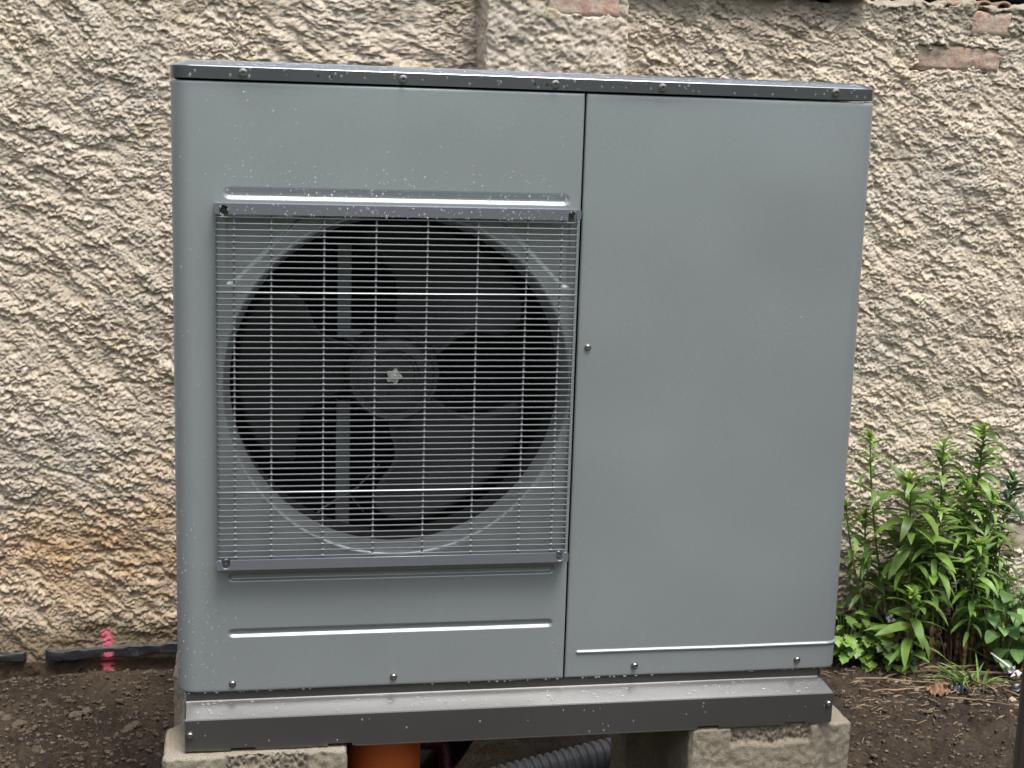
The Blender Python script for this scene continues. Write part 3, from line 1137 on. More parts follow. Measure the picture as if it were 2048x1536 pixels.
for x in (XA, XB):
    o = MB().tube([(x, -0.006, ZBOT1 - .004), (x, -0.006, ZTOP0 + .004)], 0.0014, 6).build('wire', M_WIRE, smooth=60)
    o.parent = grille

# rain drops on the metal
ico = bmesh.new()
bmesh.ops.create_icosphere(ico, subdivisions=2, radius=1)
IV = np.array([v.co[:] for v in ico.verts])
IF = np.array([[v.index for v in f.verts] for f in ico.faces])
ico.free()
dv, df = [], []


def drop(x, y, z, r, squash=0.75, tall=1.1, axis='y'):
    r = r * (1.2 if axis == 'y' else 0.95)
    s = np.array([r, r * squash, r * tall]) if axis == 'y' else np.array([r * random.uniform(.9, 1.6), r * random.uniform(.9, 1.3), r * squash])
    dv.append(IV * s + np.array([x, y, z]))
    df.append(IF + 42 * len(df))


def scatter(n, x0, x1, z0, z1, y, rmin, rmax, pw=2.5, **k):
    for _ in range(n):
        drop(random.uniform(x0, x1), y, random.uniform(z0, z1), rmin + (rmax - rmin) * random.random() ** pw, **k)


scatter(150, 0.07, 0.615, 0.778, 0.83, 0.0, .0006, .0017)
scatter(120, 0.08, 0.60, 0.780, 0.797, 0.002, .0006, .0018)
scatter(150, 0.035, 0.60, 0.80, 0.945, 0.0, .0005, .0014, 3)
scatter(130, GXA + .002, GXB - .002, ZTOP0 + .001, ZTOP1, GY0, .0007, .0018, tall=1.35)
scatter(30, GXA + .002, GXB - .002, ZTOP0 - .001, ZTOP0 + .001, GY0, .0008, .0016)
for _ in range(110):
    q = random.uniform(0.2, 1.57)
    drop(R - R * math.cos(q), R - R * math.sin(q), random.choice((random.uniform(0.02, .9), random.uniform(.02, .3))), random.uniform(.0005, .0012))
for cx_ in (0.040, 0.047, 0.055, 0.062, 0.073, 0.090, 0.098):
    scatter(17, cx_ - .002, cx_ + .003, 0.012, 0.22, 0.0, .0005, .0012, 2)
scatter(60, 0.035, 0.060, 0.02, 0.80, 0.0, .0005, .0012)
scatter(26, 0.60, 0.618, 0.01, 0.08, 0.0, .0005, .0009)
scatter(26, 0.64, 1.08, 0.55, 0.93, 0.0, .0005, .0012, 3)
scatter(22, 0.64, 1.07, 0.01, 0.10, 0.0, .0005, .0011, 2)
for _ in range(60):
    drop(random.uniform(0.02, 1.08) ** 1.0, LY0, random.uniform(.957, .972), random.uniform(.0008, .0018), .5, 1.4)
for _ in range(420):
    y = random.choice((random.uniform(0.001, 0.0145), random.uniform(.016, .04)))
    drop(random.uniform(0.03, 1.07), y, 0.9731 + 0.357 * (y + .0023) if y < .0165 else .9802 + .04 * (y - .016), random.uniform(.0010, .0034), .45, axis='z')
fl = (-0.0118 + 0.0262) / (yb0 - .001 - yb1 - .0035)
for _ in range(230):
    y = random.uniform(yb1 + .004, yb0 - .002)
    drop(random.uniform(BX0 + .01, BX1 - .02), y, -0.0118 - (yb0 - .001 - y) * 0.45, random.choice((.0008, .001, .0014, .0018, .003)) * random.uniform(.8, 1.2), .45, axis='z')
for _ in range(26):
    drop(random.uniform(BX0 + .01, BX1 - .01), yb1, random.uniform(-.078, -.032), random.uniform(.0007, .0015), .5, 1.5)
for _ in range(60):
    drop(random.uniform(0.01, 1.09), 0.002, ZB - .0006, random.uniform(.0008, .0022), .7, .8)
V = np.concatenate(dv)
F = np.concatenate(df)
me = bpy.data.meshes.new('rain_drops')
me.vertices.add(len(V))
me.vertices.foreach_set('co', V.astype(np.float32).ravel())
me.loops.add(F.size)
me.loops.foreach_set('vertex_index', F.astype(np.int32).ravel())
me.polygons.add(len(F))
me.polygons.foreach_set('loop_start', np.arange(0, F.size, 3, dtype=np.int32))
me.update(calc_edges=True)
me.shade_smooth()
me.materials.append(M_WATER)
dr = bpy.data.objects.new('rain_drops', me)
link(dr)
hp(dr)
dr['kind'] = 'stuff'


# ------------------------------------------------------------------ concrete blocks under the pump
def concrete_block(x0, x1, y0, y1, label, seed, rough_span, groove_x):
    root = thing('concrete_block', label, 'concrete block', ((x0 + x1) / 2, (y0 + y1) / 2, GROUND), 'concrete blocks under the heat pump')
    z0, z1 = GROUND - 0.13, -0.0835
    dgr = 0.022
    # plan outline with grooves down both flanks and a soft groove down the front
    pts = []

    def seg(a, b, n):
        for k in range(n):
            f = k / n
            pts.append((a[0] + (b[0] - a[0]) * f, a[1] + (b[1] - a[1]) * f))
    c = 0.006
    seg((x0 + c, y0), (x1 - c, y0), 110)
    seg((x1 - c, y0), (x1, y0 + c), 3)
    ya, yb = y0 + 0.115, y1 - 0.115
    seg((x1, y0 + c), (x1, ya), 24)
    seg((x1, ya), (x1 - dgr, ya + .025), 10)
    seg((x1 - dgr, ya + .025), (x1 - dgr, yb - .025), 30)
    seg((x1 - dgr, yb - .025), (x1, yb), 10)
    seg((x1, yb), (x1, y1), 24)
    seg((x1, y1), (x0, y1), 40)
    seg((x0, y1), (x0, yb), 24)
    seg((x0, yb), (x0 + dgr, yb - .025), 10)
    seg((x0 + dgr, yb - .025), (x0 + dgr, ya + .025), 30)
    seg((x0 + dgr, ya + .025), (x0, ya), 10)
    seg((x0, ya), (x0, y0 + c), 24)
    seg((x0, y0 + c), (x0 + c, y0), 3)
    pl = np.array(pts)
    n = len(pl)
    nxt, prv = np.roll(pl, -1, 0), np.roll(pl, 1, 0)
    tn = nxt - prv
    tn /= np.linalg.norm(tn, axis=1)[:, None]
    nr_ = np.stack([tn[:, 1], -tn[:, 0]], -1)
    sarc = np.concatenate([[0], np.cumsum(np.linalg.norm(np.diff(pl, axis=0), axis=1))])
    zz = np.concatenate([np.linspace(z0, z1 - .006, 100), [z1 - .004, z1 - .002, z1 - .0007, z1]])
    SA, ZZ = np.meshgrid(sarc, zz)
    h = 0.0016 * fbm(SA / .012, ZZ / .012, 3, seed) + 0.0035 * np.minimum(0, perlin(SA / .02, ZZ / .02, seed + 4) + .25)
    fxx = np.broadcast_to(pl[None, :, 0], SA.shape)
    isf = np.broadcast_to((np.abs(pl[:, 1] - y0) < 1e-6)[None], SA.shape)
    g_ = np.abs(fxx - groove_x)
    h = h - np.where(isf, 0.006 * (1 - sstep(0.004, 0.015, g_)), 0)
    ra, rb = rough_span
    rm = np.where(isf, sstep(0, .005, np.minimum(fxx - ra, rb - fxx)) * sstep(0, .006, ZZ - (z1 - 0.034 - .004 * perlin(fxx / .05, ZZ * 0, seed))), 0)
    h = h - rm * (0.004 + 0.011 * np.abs(perlin(SA / .007, ZZ / .007, seed + 8)) + .004 * fbm(SA / .004, ZZ / .004, 2, seed + 9))
    inset = np.clip((ZZ - (z1 - .004)) / .004, 0, 1) ** 2 * 0.004
    PX = fxx + nr_[None, :, 0] * (h - inset)
    PY = np.broadcast_to(pl[None, :, 1], SA.shape) + nr_[None, :, 1] * (h - inset)
    Pb = np.stack([PX, PY, ZZ], -1)
    # close the loop in u and cap the top with rings drawn in to the centre line
    Pb = np.concatenate([Pb, Pb[:, :1]], 1)
    top = []
    cx_, cy_ = (x0 + x1) / 2, (y0 + y1) / 2
    for f in (0.96, 0.9, 0.8, 0.65, 0.5, 0.3, 0.1):
        r_ = Pb[-1].copy()
        r_[:, 0] = cx_ + (r_[:, 0] - cx_) * f
        r_[:, 1] = cy_ + (r_[:, 1] - cy_) * (0.5 + 0.5 * f)
        r_[:, 2] = z1 + 0.0009 * fbm(r_[:, 0] / .012, r_[:, 1] / .012, 3, seed + 3) - .0003
        top.append(r_)
    Pb = np.concatenate([Pb, np.stack(top)], 0)
    o = grid_object('block_body', Pb - np.array(root.location)[None, None], M_BLOCK, root)
    return root


concrete_block(-0.0215, 0.2640, -0.048, 0.425, 'left concrete block carrying the end of the heat pump with the fan', 100, (0.072, 0.205), 0.219)
concrete_block(0.8350, 1.1210, -0.030, 0.475, 'right concrete block under the plain panel end of the heat pump', 200, (0.905, 1.050), 1.072)

# ------------------------------------------------------------------ pipes and hoses under the pump
o = MB().tube([(0, 0, -0.02), (0, 0, 0.24)], 0.0625, 40, cap=False)
o.tube([(0, 0, 0.245), (0, 0, -0.02)], 0.0590, 40, cap=False)
o = o.build('drain_pipe', M_ORANGE, smooth=60, loc=(0.339, 0.125, GROUND))
tag(o, 'thick upright orange plastic drain pipe beneath the heat pump', 'pipe')


def corrugated(name, path, r, pitch, dep, mat, n=20):
    pts = [Vector(p) for p in path]
    # resample a Catmull-Rom curve finely
    out = []
    for i in range(len(pts) - 1):
        p0, p1, p2, p3 = pts[max(i - 1, 0)], pts[i], pts[i + 1], pts[min(i + 2, len(pts) - 1)]
        for k in range(60):
            t_ = k / 60
            out.append(0.5 * ((2 * p1) + (-p0 + p2) * t_ + (2 * p0 - 5 * p1 + 4 * p2 - p3) * t_ ** 2 + (-p0 + 3 * p1 - 3 * p2 + p3) * t_ ** 3))
    out.append(pts[-1])
    L = [0]
    for a, b_ in zip(out, out[1:]):
        L.append(L[-1] + (b_ - a).length)
    step = pitch / 8 if dep else pitch
    nn = int(L[-1] / step)
    res, rad = [], []
    j = 0
    for k in range(nn + 1):
        s = k * step
        while j < len(L) - 2 and L[j + 1] < s:
            j += 1
        f = (s - L[j]) / max(1e-9, L[j + 1] - L[j])
        res.append(out[j].lerp(out[j + 1], min(1, f)))
        ph_ = (k % 8) / 8
        rad.append(r - (dep if ph_ >= 0.62 else dep * .25 if ph_ in (0.0, 0.5) else 0) if dep else r)
    return MB().tube(res, rad, n).build(name, mat, smooth=30)


o = corrugated('corrugated_conduit', [(0.46, 0.47, -0.450), (0.61, 0.50, -0.424), (0.74, 0.515, -0.403), (0.86, 0.53, -0.386), (1.0, 0.56, -0.380), (1.15, 0.62, -0.42)],
               0.038, 0.0165, 0.005, M_COND, 28)
tag(o, 'grey corrugated plastic conduit lying on the soil beneath the heat pump', 'conduit')
o = corrugated('insulated_hose', [(0.56, 0.36, -0.06), (0.545, 0.37, -0.16), (0.50, 0.39, -0.27), (0.44, 0.42, -0.37), (0.40, 0.44, -0.45)], 0.034, 0.01, 0, M_HOSE, 24)
tag(o, 'smooth black hose slanting down behind the orange drain pipe', 'hose')
o = corrugated('corrugated_hose', [(0.38, 0.28, -0.225), (0.43, 0.285, -0.228), (0.465, 0.31, -0.245), (0.48, 0.36, -0.32), (0.48, 0.42, -0.45)], 0.012, 0.008, 0.0025, M_RED, 14)
tag(o, 'thin dark red corrugated hose beside the orange drain pipe', 'hose')

# ------------------------------------------------------------------ timber post on the right
o = MB().box((0, 0, -0.05), (0.10, 0.10, 1.35)).build('timber_post', M_TIMBER, bevel=0.004, loc=(1.3225, -0.30, GROUND))
tag(o, 'weathered brown timber post at the right edge, nearer than the plants', 'post')


# ------------------------------------------------------------------ plants
def leaf_mesh(name, mat, shape, curl, fold=0.25, nu=7):
    """leaf of length 1 along +X, blade in XY, curling down in Z"""
    vs, fs = [], []
    for i in range(nu + 1):
        u = i / nu
        if shape == 'lance':
            wd = 0.115 * math.sin(math.pi * min(1, u ** 0.75)) ** 0.8 + 0.004
        elif shape == 'heart':
            wd = 0.40 * math.sin(math.pi * min(1, (u * 0.93 + 0.07) ** 0.62)) ** 0.75 + 0.003
        else:
            wd = 0.30 * math.sin(math.pi * min(1, u ** 0.85)) ** 0.8 * (1 + 0.22 * (1 if i % 2 else -1)) + 0.004
        if i == nu:
            wd = 0.001
        a = curl * u
        x = math.sin(a) / curl if abs(curl) > 1e-3 else u
        z = -(1 - math.cos(a)) / curl if abs(curl) > 1e-3 else 0
        wav = 0.03 * math.sin(u * 9)
        vs += [(x, -wd, z + fold * wd + wav * wd * 3), (x, 0, z), (x, wd, z + fold * wd - wav * wd * 3)]
    for i in range(nu):
        b_ = i * 3
        fs += [(b_, b_ + 3, b_ + 4, b_ + 1), (b_ + 1, b_ + 4, b_ + 5, b_ + 2)]
    m_ = MB()
    m_.add(vs, fs)
    me = m_.mesh(name, smooth=70, recalc=False)
    me.materials.append(mat)
    return me


LANCE = {k: [leaf_mesh('leaf', mt, 'lance', c, f) for c, f in ((0.4, .3), (0.9, .25), (1.4, .35), (1.9, .2))] for k, mt in (('g', M_LEAF), ('t', M_TIP), ('d', M_DEEP))}
HEART = [leaf_mesh('leaf', M_NETTLE, 'heart', c, f) for c, f in ((0.4, .15), (0.8, .2), (1.2, .1))]
LOBED = [leaf_mesh('leaf', M_LEAF, 'lobed', c, f, 9) for c, f in ((0.5, .2), (1.0, .25))]
YEL = leaf_mesh('leaf', M_YELLOW, 'heart', 0.8, .2)
DEAD = [leaf_mesh('dead_leaf', M_DEADLEAF, 'lance', c, .5) for c in (1.6, 2.4)]


def place_leaf(name, me, root, p, az, el, L, roll=0.0, w=1.0):
    o = bpy.data.objects.new(name, me)
    link(o, root)
    o.location = p
    o.rotation_euler = Euler((roll, -el, az), 'XYZ')
    o.scale = (L, L * w, L)
    return o


def tall_plant(base, tip, label, leafL=0.062, step=0.011, bare=0.30, seed=0, deep=False, lean=(0, 0), tipn=13):
    r = random.Random(seed)
    base, tip = Vector(base), Vector(tip)
    root = thing('leafy_plant', label, 'plant', base, 'tall leafy plants by the wall')
    mid = base.lerp(tip, 0.5) + Vector((lean[0], lean[1], 0)) - base
    top = tip - base

    def pt(f):
        return (mid * (2 * f * (1 - f)) * 1.0 + top * (f * f) + (mid * 0)) if False else (2 * f * (1 - f) * mid + f * f * top)
    N = 14
    MB().tube([pt(i / N) for i in range(N + 1)], [0.0036 * (1 - .6 * i / N) for i in range(N + 1)], 6).build('stem', M_STEM, root, smooth=60)
    H = top.length
    k = 0
    f = bare
    az = r.uniform(0, 6)
    while f < 0.97:
        u = (f - bare) / (1 - bare)
        az += 2.39996 + r.uniform(-.35, .35)
        L = leafL * (0.62 + 0.75 * math.sin(math.pi * min(1, 0.15 + 0.72 * u))) * r.uniform(.8, 1.15)
        el = 0.02 + 0.85 * u ** 2 + r.uniform(-.25, .3)
        kind = 'd' if deep else 'g'
        place_leaf('leaf', r.choice(LANCE[kind]), root, pt(f), az, el, L, r.uniform(-.5, .5), r.uniform(.68, .98))
        f += step * .54 / H * (1.35 - 0.6 * u)
        k += 1
    tipn = int(tipn * 1.5)
    for i in range(tipn):
        az += 2.39996
        place_leaf('leaf', LANCE['t' if not deep else 'g'][r.choice((0, 0, 1))], root, pt(0.965 + 0.035 * i / tipn), az, 0.25 + 1.05 * i / tipn, leafL * r.uniform(.32, .60) * (1 - .35 * i / tipn), r.uniform(-.4, .4), r.uniform(.9, 1.3))
    # shrivelled leaves low on the stem
    f = 0.06
    while f < bare - .02:
        az += 2.1
        place_leaf('dead_leaf', r.choice(DEAD), root, pt(f), az, -0.7, leafL * r.uniform(.35, .65))
        f += 0.02
    return root


G0 = GROUND + 0.005
tall_plant((1.60, 0.86, G0 + .10), (1.518, 0.85, 0.222), 'tall slim leafy plant with bright tip, closest to the heat pump', 0.058, 0.0165, 0.10, 1, lean=(-.02, 0), tipn=14)
tall_plant((1.645, 0.82, G0), (1.612, 0.82, 0.125), 'leafy plant with a broad star of long leaves beside the slim tall one', 0.082, 0.009, 0.42, 2, tipn=10)
tall_plant((1.692, 0.80, G0), (1.672, 0.80, 0.055), 'shorter leafy plant with a yellow-green tip in the middle of the thicket', 0.068, 0.0085, 0.34, 3)
tall_plant((1.748, 0.90, G0), (1.728, 0.90, 0.195), 'tall dark-tipped leafy plant behind the yellow-green one, against the wall', 0.056, 0.0075, 0.36, 4, tipn=4)
tall_plant((1.788, 0.87, G0), (1.808, 0.86, 0.235), 'tallest leafy plant, with a feathery bright tip standing clear of the thicket', 0.060, 0.0072, 0.35, 5, tipn=12)
tall_plant((1.838, 0.87, G0), (1.894, 0.86, 0.118), 'dark blue-green leaning plant of narrow leaves near the exposed lower brick', 0.046, 0.0058, 0.28, 6, deep=True, lean=(.0, 0))
tall_plant((1.758, 0.77, G0), (1.770, 0.77, -0.018), 'short pale leafy plant at the front of the thicket', 0.060, 0.0085, 0.30, 7, tipn=12)
tall_plant((1.606, 0.74, G0), (1.602, 0.74, -0.128), 'small bright leafy plant alone in front at the left of the thicket', 0.075, 0.011, 0.16, 8, tipn=8)
tall_plant((1.540, 0.86, G0 + .12), (1.470, 0.85, 0.06), 'thin leafy plant half hidden by the edge of the heat pump', 0.052, 0.019, 0.05, 9, lean=(-.01, 0))
tall_plant((1.800, 0.93, G0), (1.842, 0.93, 0.060), 'dense dark plant of narrow leaves behind the leaning blue-green one', 0.045, 0.0065, 0.25, 10, deep=True)
tall_plant((1.722, 0.92, G0), (1.700, 0.93, -0.03), 'low leafy plant deep in the thicket close to the wall', 0.060, 0.0095, 0.22, 11)


tall_plant((1.700, 0.86, G0), (1.690, 0.86, -0.06), 'half-height leafy plant hidden among the stems of the thicket', 0.058, 0.0085, 0.20, 12)
tall_plant((1.860, 0.83, G0), (1.852, 0.82, -0.02), 'leafy plant in front of the dark leaning one, above the round-leaved weed', 0.055, 0.0085, 0.25, 13)
tall_plant((1.800, 0.82, G0), (1.822, 0.82, 0.075), 'pale leafy plant between the tallest one and the dark leaning one', 0.058, 0.0080, 0.28, 14)


tall_plant((1.560, 0.90, G0 + .04), (1.545, 0.90, 0.02), 'shorter leafy plant behind the slim tall one, close to the heat pump', 0.060, 0.011, 0.15, 16)
tall_plant((1.655, 0.90, G0), (1.640, 0.90, -0.01), 'shorter leafy plant against the wall behind the star-leaved one', 0.060, 0.009, 0.22, 17)
tall_plant((1.775, 0.84, G0), (1.760, 0.83, 0.10), 'leafy plant of pale leaves tucked in front of the dark-tipped one', 0.060, 0.0078, 0.28, 18)


def low_plant(base, label, meshes, n, rad, h, L, seed, cat='plant', group='low plants on the soil', yellow=0):
    r = random.Random(seed)
    root = thing('low_plant', label, cat, base, group)
    st = MB()
    lv = []
    for i in range(n):
        a = r.uniform(0, 6.283)
        q = rad * math.sqrt(r.random())
        z = h * (0.25 + 0.75 * r.random()) * (1 - .45 * q / rad)
        p = Vector((q * math.cos(a), q * math.sin(a) * .8, z))
        st.tube([(p.x * .15, p.y * .15, 0), (p.x * .7, p.y * .7, z * .6), tuple(p)], 0.0012, 4, cap=False)
        lv.append((p, a + r.uniform(-.7, .7)))
    st.build('stems', M_STEM, root, smooth=60)
    for i, (p, a) in enumerate(lv):
        me = YEL if i < yellow else r.choice(meshes)
        place_leaf('leaf', me, root, p, a, r.uniform(-.3, .35), L * r.uniform(.65, 1.2), r.uniform(-.3, .3))
    return root


low_plant((1.875, 0.80, G0), 'bushy low plant with round soft green leaves beside the timber post', HEART, 95, 0.105, 0.25, 0.044, 21)
low_plant((1.985, 0.86, G0), 'round-leaved low plant at the far right against the wall', HEART, 90, 0.10, 0.27, 0.044, 22)
low_plant((1.500, 0.85, G0), 'low lobed green weed close to the heat pump corner', LOBED, 80, 0.09, 0.15, 0.042, 23, yellow=3)
low_plant((1.585, 0.80, G0), 'low lobed green weed with tiny white flowers under the small bright plant', LOBED, 60, 0.08, 0.12, 0.038, 24)
fl_ = bpy.data.objects['low_plant.003']
for dx, dz in ((-.03, .135), (-.022, .14), (-.016, .13), (-.026, .128)):
    fm = MB()
    for k in range(5):
        q = k * 1.2566
        fm.add([(0, 0, 0), (.004 * math.cos(q - .4), 0.0, .004 * math.sin(q - .4)), (.005 * math.cos(q), .001, .005 * math.sin(q)), (.004 * math.cos(q + .4), 0, .004 * math.sin(q + .4))], [(0, 1, 2, 3)])
    fm.build('flower', M_WHITE, fl_, loc=(dx, -.04, dz))
# dead stalks at the foot of the thicket
dk = thing('dead_stalks', 'clump of dead reddish brown stalks at the foot of the leafy thicket', 'dead plant', (1.74, 0.84, G0))
r = random.Random(15)
for i in range(46):
    x, y = r.uniform(-.13, .13), r.uniform(-.05, .08)
    h_ = r.uniform(.05, .17)
    dx, dy = r.gauss(0, .02), r.gauss(0, .015)
    MB().tube([(x, y, -.01), (x + dx * .4, y + dy * .5, h_ * .5), (x + dx, y + dy, h_)], [.0022, .0018, .0010], 5).build('stalk', M_DEADSTALK, dk, smooth=60)
for i in range(70):
    place_leaf('dead_leaf', r.choice(DEAD), dk, (r.uniform(-.14, .14), r.uniform(-.06, .06), r.uniform(0.0, .12)), r.uniform(0, 6.28), r.uniform(-1.2, -.2), r.uniform(.02, .045))
# grass tuft
gt = thing('grass_tuft', 'small tuft of thin pale grass on the soil before the thicket', 'grass', (1.715, 0.665, G0))
r = random.Random(5)
for i in range(26):
    a = r.uniform(0, 6.28)
    place_leaf('blade', LANCE['g'][r.choice((0, 1))], gt, (r.uniform(-.03, .03), r.uniform(-.02, .02), 0), a, r.uniform(.5, 1.2), r.uniform(.05, .11), 0, 0.28)

# dry stems lying on the soil
dry = [((1.56, .74), (1.90, .70), .0032, 'long straw-coloured dry stem lying across the soil in front of the thicket'),
       ((1.62, .76), (1.80, .775), .0030, 'straight dry stem lying at the foot of the thicket, under the grass tuft'),
       ((1.53, .70), (1.68, .79), .0026, 'dark dry stem slanting up from the bare soil to the thicket'),
       ((1.46, .70), (1.64, .655), .0022, 'thin curved dry stem nearest the corner of the heat pump'),
       ((1.47, .625), (1.60, .64), .0022, 'thin dry stem lying level on the bare soil'),
       ((1.77, .60), (1.83, .48), .0028, 'pale dry stem pointing towards the viewer near the timber post'),
       ((1.73, .68), (1.76, .61), .0024, 'short thick dry stem beside the grass tuft'),
       ((1.62, .58), (1.75, .52), .0022, 'slanting dry stem on dark soil, nearest to the viewer'),
       ((1.78, .69), (1.86, .62), .0022, 'short pale dry stem beside the black plastic scrap')]
for (a, b_, r_, lab) in dry:
    rr2 = random.Random(lab)
    pts = []
    for k in range(9):
        f = k / 8
        x = a[0] + (b_[0] - a[0]) * f
        y = a[1] + (b_[1] - a[1]) * f + 0.006 * math.sin(f * 5 + rr2.random() * 3)
        z = max(float(soil_h(np.array([a[0] + (b_[0] - a[0]) * q_]), np.array([a[1] + (b_[1] - a[1]) * q_]))[0]) for q_ in (.1, .3, .5, .7, .9)) + r_ - .002 + .004 * math.sin(f * 3.1)
        pts.append((x - a[0], y - a[1], z - GROUND))
    o = MB().tube(pts, [r_ * (1 - .4 * k / 8) for k in range(9)], 6).build('dry_stem', M_DRYSTEM, smooth=60, loc=(a[0], a[1], GROUND))
    tag(o, lab, 'dry stem', 'dry stems on the soil')


# stones and clods
def stone(name, x, y, r, mat, label, seed, group, flat=.65):
    bm = bmesh.new()
    bmesh.ops.create_icosphere(bm, subdivisions=2, radius=1)
    Pn = np.array([v.co[:] for v in bm.verts])
    k = 1 + .22 * rng.standard_normal(len(Pn)) * .5 + 0.45 * perlin(Pn[:, 0] * 1.3 + seed, Pn[:, 1] * 1.3 + Pn[:, 2] * .9, seed) + .15 * perlin(Pn[:, 0] * 3 + seed, Pn[:, 2] * 3 + Pn[:, 1], seed + 3)
    Pn = Pn * k[:, None] * np.array([1.15, .9, flat]) * r
    for v, p in zip(bm.verts, Pn):
        v.co = p
    me = bpy.data.meshes.new(name)
    bm.to_mesh(me)
    bm.free()
    me.materials.append(mat)
    o = bpy.data.objects.new(name, me)
    o.location = (x, y, float(soil_h(np.array([x]), np.array([y]))[0]) + r * .25)
    o.rotation_euler = (0, 0, seed * 1.7)
    link(o)
    tag(o, label, 'stone', group)
    return o


rs = random.Random(3)
for i in range(12):
    stone('soil_clod', rs.uniform(-0.40, -0.06), rs.uniform(0.55, 0.80), rs.uniform(.006, .014), M_CLOD, 'brown clod of soil lying on the ground left of the heat pump', 300 + i, 'soil clods on the left')
for i in range(16):
    stone('pebble', rs.uniform(1.45, 1.88), rs.uniform(0.48, 0.68), rs.uniform(.004, .008), M_STONE, 'small pale pebble on the soil right of the heat pump', 400 + i, 'pebbles on the right')
# gravel and crumbs as one mass
dv, df = [], []
ico = bmesh.new()
bmesh.ops.create_icosphere(ico, subdivisions=1, radius=1)
IV = np.array([v.co[:] for v in ico.verts])
IF = np.array([[v.index for v in f.verts] for f in ico.faces])
ico.free()
N = 6500
cx_ = np.where(rng.random(N) < .45, rng.uniform(-.48, .02, N), rng.uniform(1.12, 2.1, N))
cy_ = rng.uniform(.25, .98, N)
cr_ = 0.0012 + 0.0055 * rng.random(N) ** 3
cz_ = soil_h(cx_, cy_)
V = (IV[None] * (1 + .35 * rng.standard_normal((N, len(IV), 1)) * .6) * cr_[:, None, None] * np.array([1.1, 1, .7]) + np.stack([cx_, cy_, cz_ + cr_ * .3], -1)[:, None]).reshape(-1, 3)
F = (IF[None] + (np.arange(N) * len(IV))[:, None, None]).reshape(-1, 3)
t = NT('crumb_mix')
oi = t.noise(220, 1, 0.5)
t.set(color=t.ramp(oi, [(0.3, (0.03, 0.02, 0.014)), (0.55, (0.065, 0.046, 0.031)), (0.68, (0.13, 0.10, 0.07)), (0.78, (0.30, 0.26, 0.21))]), rough=0.85)
me = bpy.data.meshes.new('soil_crumbs')
me.from_pydata(V.tolist(), [], F.tolist())
me.materials.append(t.m)
o = bpy.data.objects.new('soil_crumbs', me)
link(o)
o['kind'] = 'stuff'
# litter of chopped straw
lm = MB()
for i in range(380):
    x, y = (rs.gauss(1.68, .17), rs.gauss(.64, .08))
    if x < 1.15 or y > .95:
        continue
    a, L = rs.gauss(-.35, .8), rs.uniform(.006, .032)
    z = float(soil_h(np.array([x]), np.array([y]))[0]) + .0035
    dx, dy = math.cos(a) * L / 2, math.sin(a) * L / 2
    lm.tube([(x - dx, y - dy, z), (x, y, z + .002), (x + dx, y + dy, z + rs.uniform(0, .004))], rs.uniform(.0005, .0011), 4)
o = lm.build('straw_litter', M_DRYSTEM)
o['kind'] = 'stuff'

# small rubbish by the plants
o = MB()
o.tube([(0, 0, .06), (.020, -.004, .045), (.042, -.008, .028)], [.0015, .003, .005], 6)
rb = random.Random(9)
for k in range(9):
    x, y, z = .050 + rb.uniform(-.014, .016), -.01 + rb.uniform(-.008, .008), .020 + rb.uniform(-.012, .012)
    o.add([(x + rb.uniform(-.008, .008), y + rb.uniform(-.007, .007), z + rb.uniform(-.008, .008)) for _ in range(5)], [(0, 1, 2), (0, 2, 3), (0, 3, 4), (1, 2, 4)])
o = o.build('plastic_scrap', M_WHITE, loc=(1.785, 0.70, GROUND + .01))
tag(o, 'crumpled white plastic scrap leaning against the round-leaved plant', 'litter')


def crumple(name, mat, loc, sx, sy, h, seed, label, cat):
    xs, ys = np.meshgrid(np.linspace(-1, 1, 22), np.linspace(-1, 1, 14))
    z = h * (0.6 + fbm(xs * 1.6 + seed, ys * 1.6, 3, seed)) * (1 - .6 * np.hypot(xs, ys) / 1.4)
    edge = 1 + .35 * perlin(np.arctan2(ys, xs) * 1.4 + seed, xs * 0, seed)
    msk = (np.hypot(xs, ys) < edge * .95)
    o = grid_object(name, np.stack([xs * sx, ys * sy, np.maximum(z, .002)], -1), mat, keep=msk[:-1, :-1] & msk[1:, 1:])
    o.location = loc
    tag(o, label, cat)
    md = o.modifiers.new('thickness', 'SOLIDIFY')
    md.thickness = 0.001
    return o


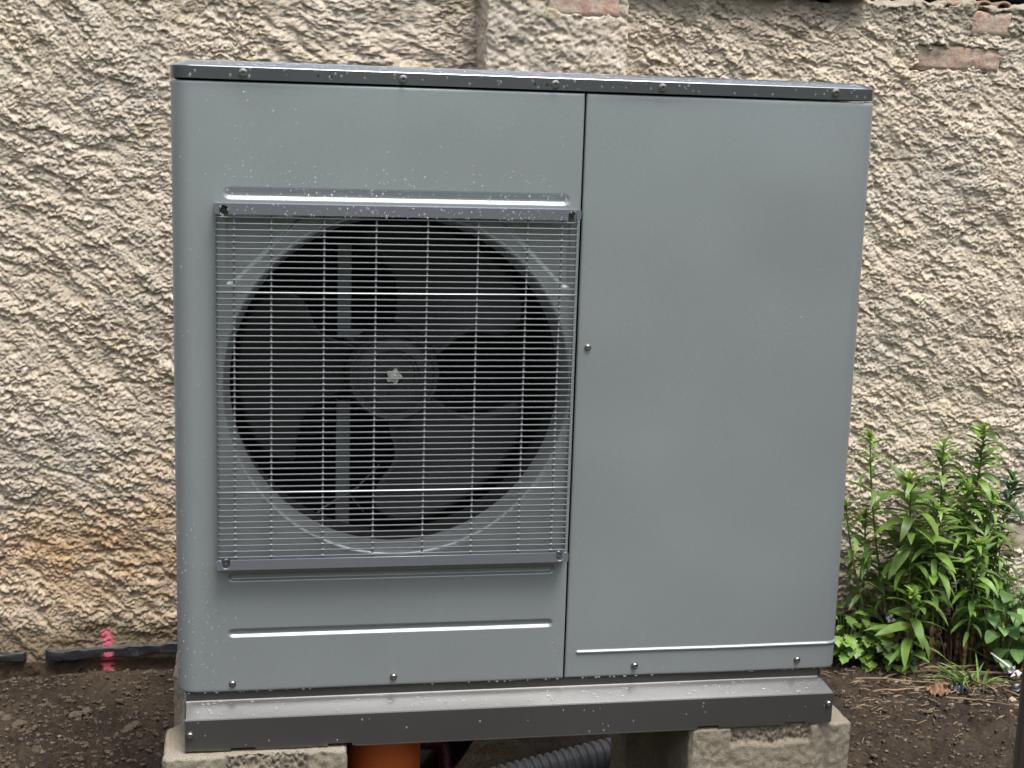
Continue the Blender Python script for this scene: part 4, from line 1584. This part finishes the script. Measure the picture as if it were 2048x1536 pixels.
crumple('plastic_film', M_FILM, (1.86, 0.615, GROUND + .012), .075, .022, .022, 4, 'scrap of shiny black plastic film on the soil by the timber post', 'litter')
crumple('plastic_film', M_FILM, (1.665, 0.615, GROUND + .014), .026, .02, .020, 14, 'small dark crumpled scrap on the soil beside the brown leaf', 'litter')
crumple('fallen_leaf', M_DEADLEAF, (1.618, 0.615, GROUND + .014), .024, .026, .022, 24, 'curled brown fallen leaf on the bare soil', 'leaf')
crumple('fallen_leaf', M_ORANGELEAF, (1.885, 0.70, GROUND + .012), .018, .03, .02, 34, 'orange fallen leaf at the foot of the timber post', 'leaf')

# ------------------------------------------------------------------ beyond the wall, top right
r = random.Random(77)
hv = MB()
for i in range(8000):
    x, y, z = r.uniform(1.1, 3.0), 1.32 + abs(r.gauss(0, .22)), r.uniform(.95, 1.75)
    a, e, L = r.uniform(0, 6.28), r.uniform(-1.0, .6), r.uniform(.05, .085)
    d_ = Vector((math.cos(a) * math.cos(e), math.sin(a) * math.cos(e), math.sin(e)))
    s_ = d_.cross(Vector((r.uniform(-1, 1), r.uniform(-1, 1), 1))).normalized() * L * .3
    p = Vector((x, y, z))
    hv.add([p, p + d_ * L * .5 + s_, p + d_ * L, p + d_ * L * .5 - s_], [(0, 1, 2, 3)])
ht = thing('hedge', 'dark evergreen hedge showing over the top of the garden wall', 'hedge', (1.95, 1.55, GROUND))
ho = hv.build('foliage', M_HEDGE, recalc=False)
ho.parent = ht
ho.matrix_parent_inverse = Matrix.Translation(-ht.location)
tr_ = MB()
for k in range(6):
    x = 1.0 + .36 * k
    tr_.tube([(x, 1.6, GROUND - .02), (x + .03, 1.62, .4), (x - .02, 1.55, 1.0), (x + .05, 1.6, 1.6)], [.025, .022, .016, .006], 7)
to_ = tr_.build('stems', M_TIMBER, smooth=60)
to_.parent = ht
to_.matrix_parent_inverse = Matrix.Translation(-ht.location)
# curved tile ends on the wall top
for x, r_ in ((1.700, .012), (1.735, .017), (1.790, .021), (1.838, .021)):
    tm = []
    ys = np.linspace(1.0, 1.2, 6)
    th = np.linspace(0, math.pi, 13)
    TH, YS = np.meshgrid(th, ys)
    Pt = np.stack([x - r_ * np.cos(TH), YS, 1.196 + r_ * .75 * np.sin(TH)], -1)
    o = grid_object('ridge_tile', Pt, M_TILE, wall)
    md = o.modifiers.new('thickness', 'SOLIDIFY')
    md.thickness = 0.006
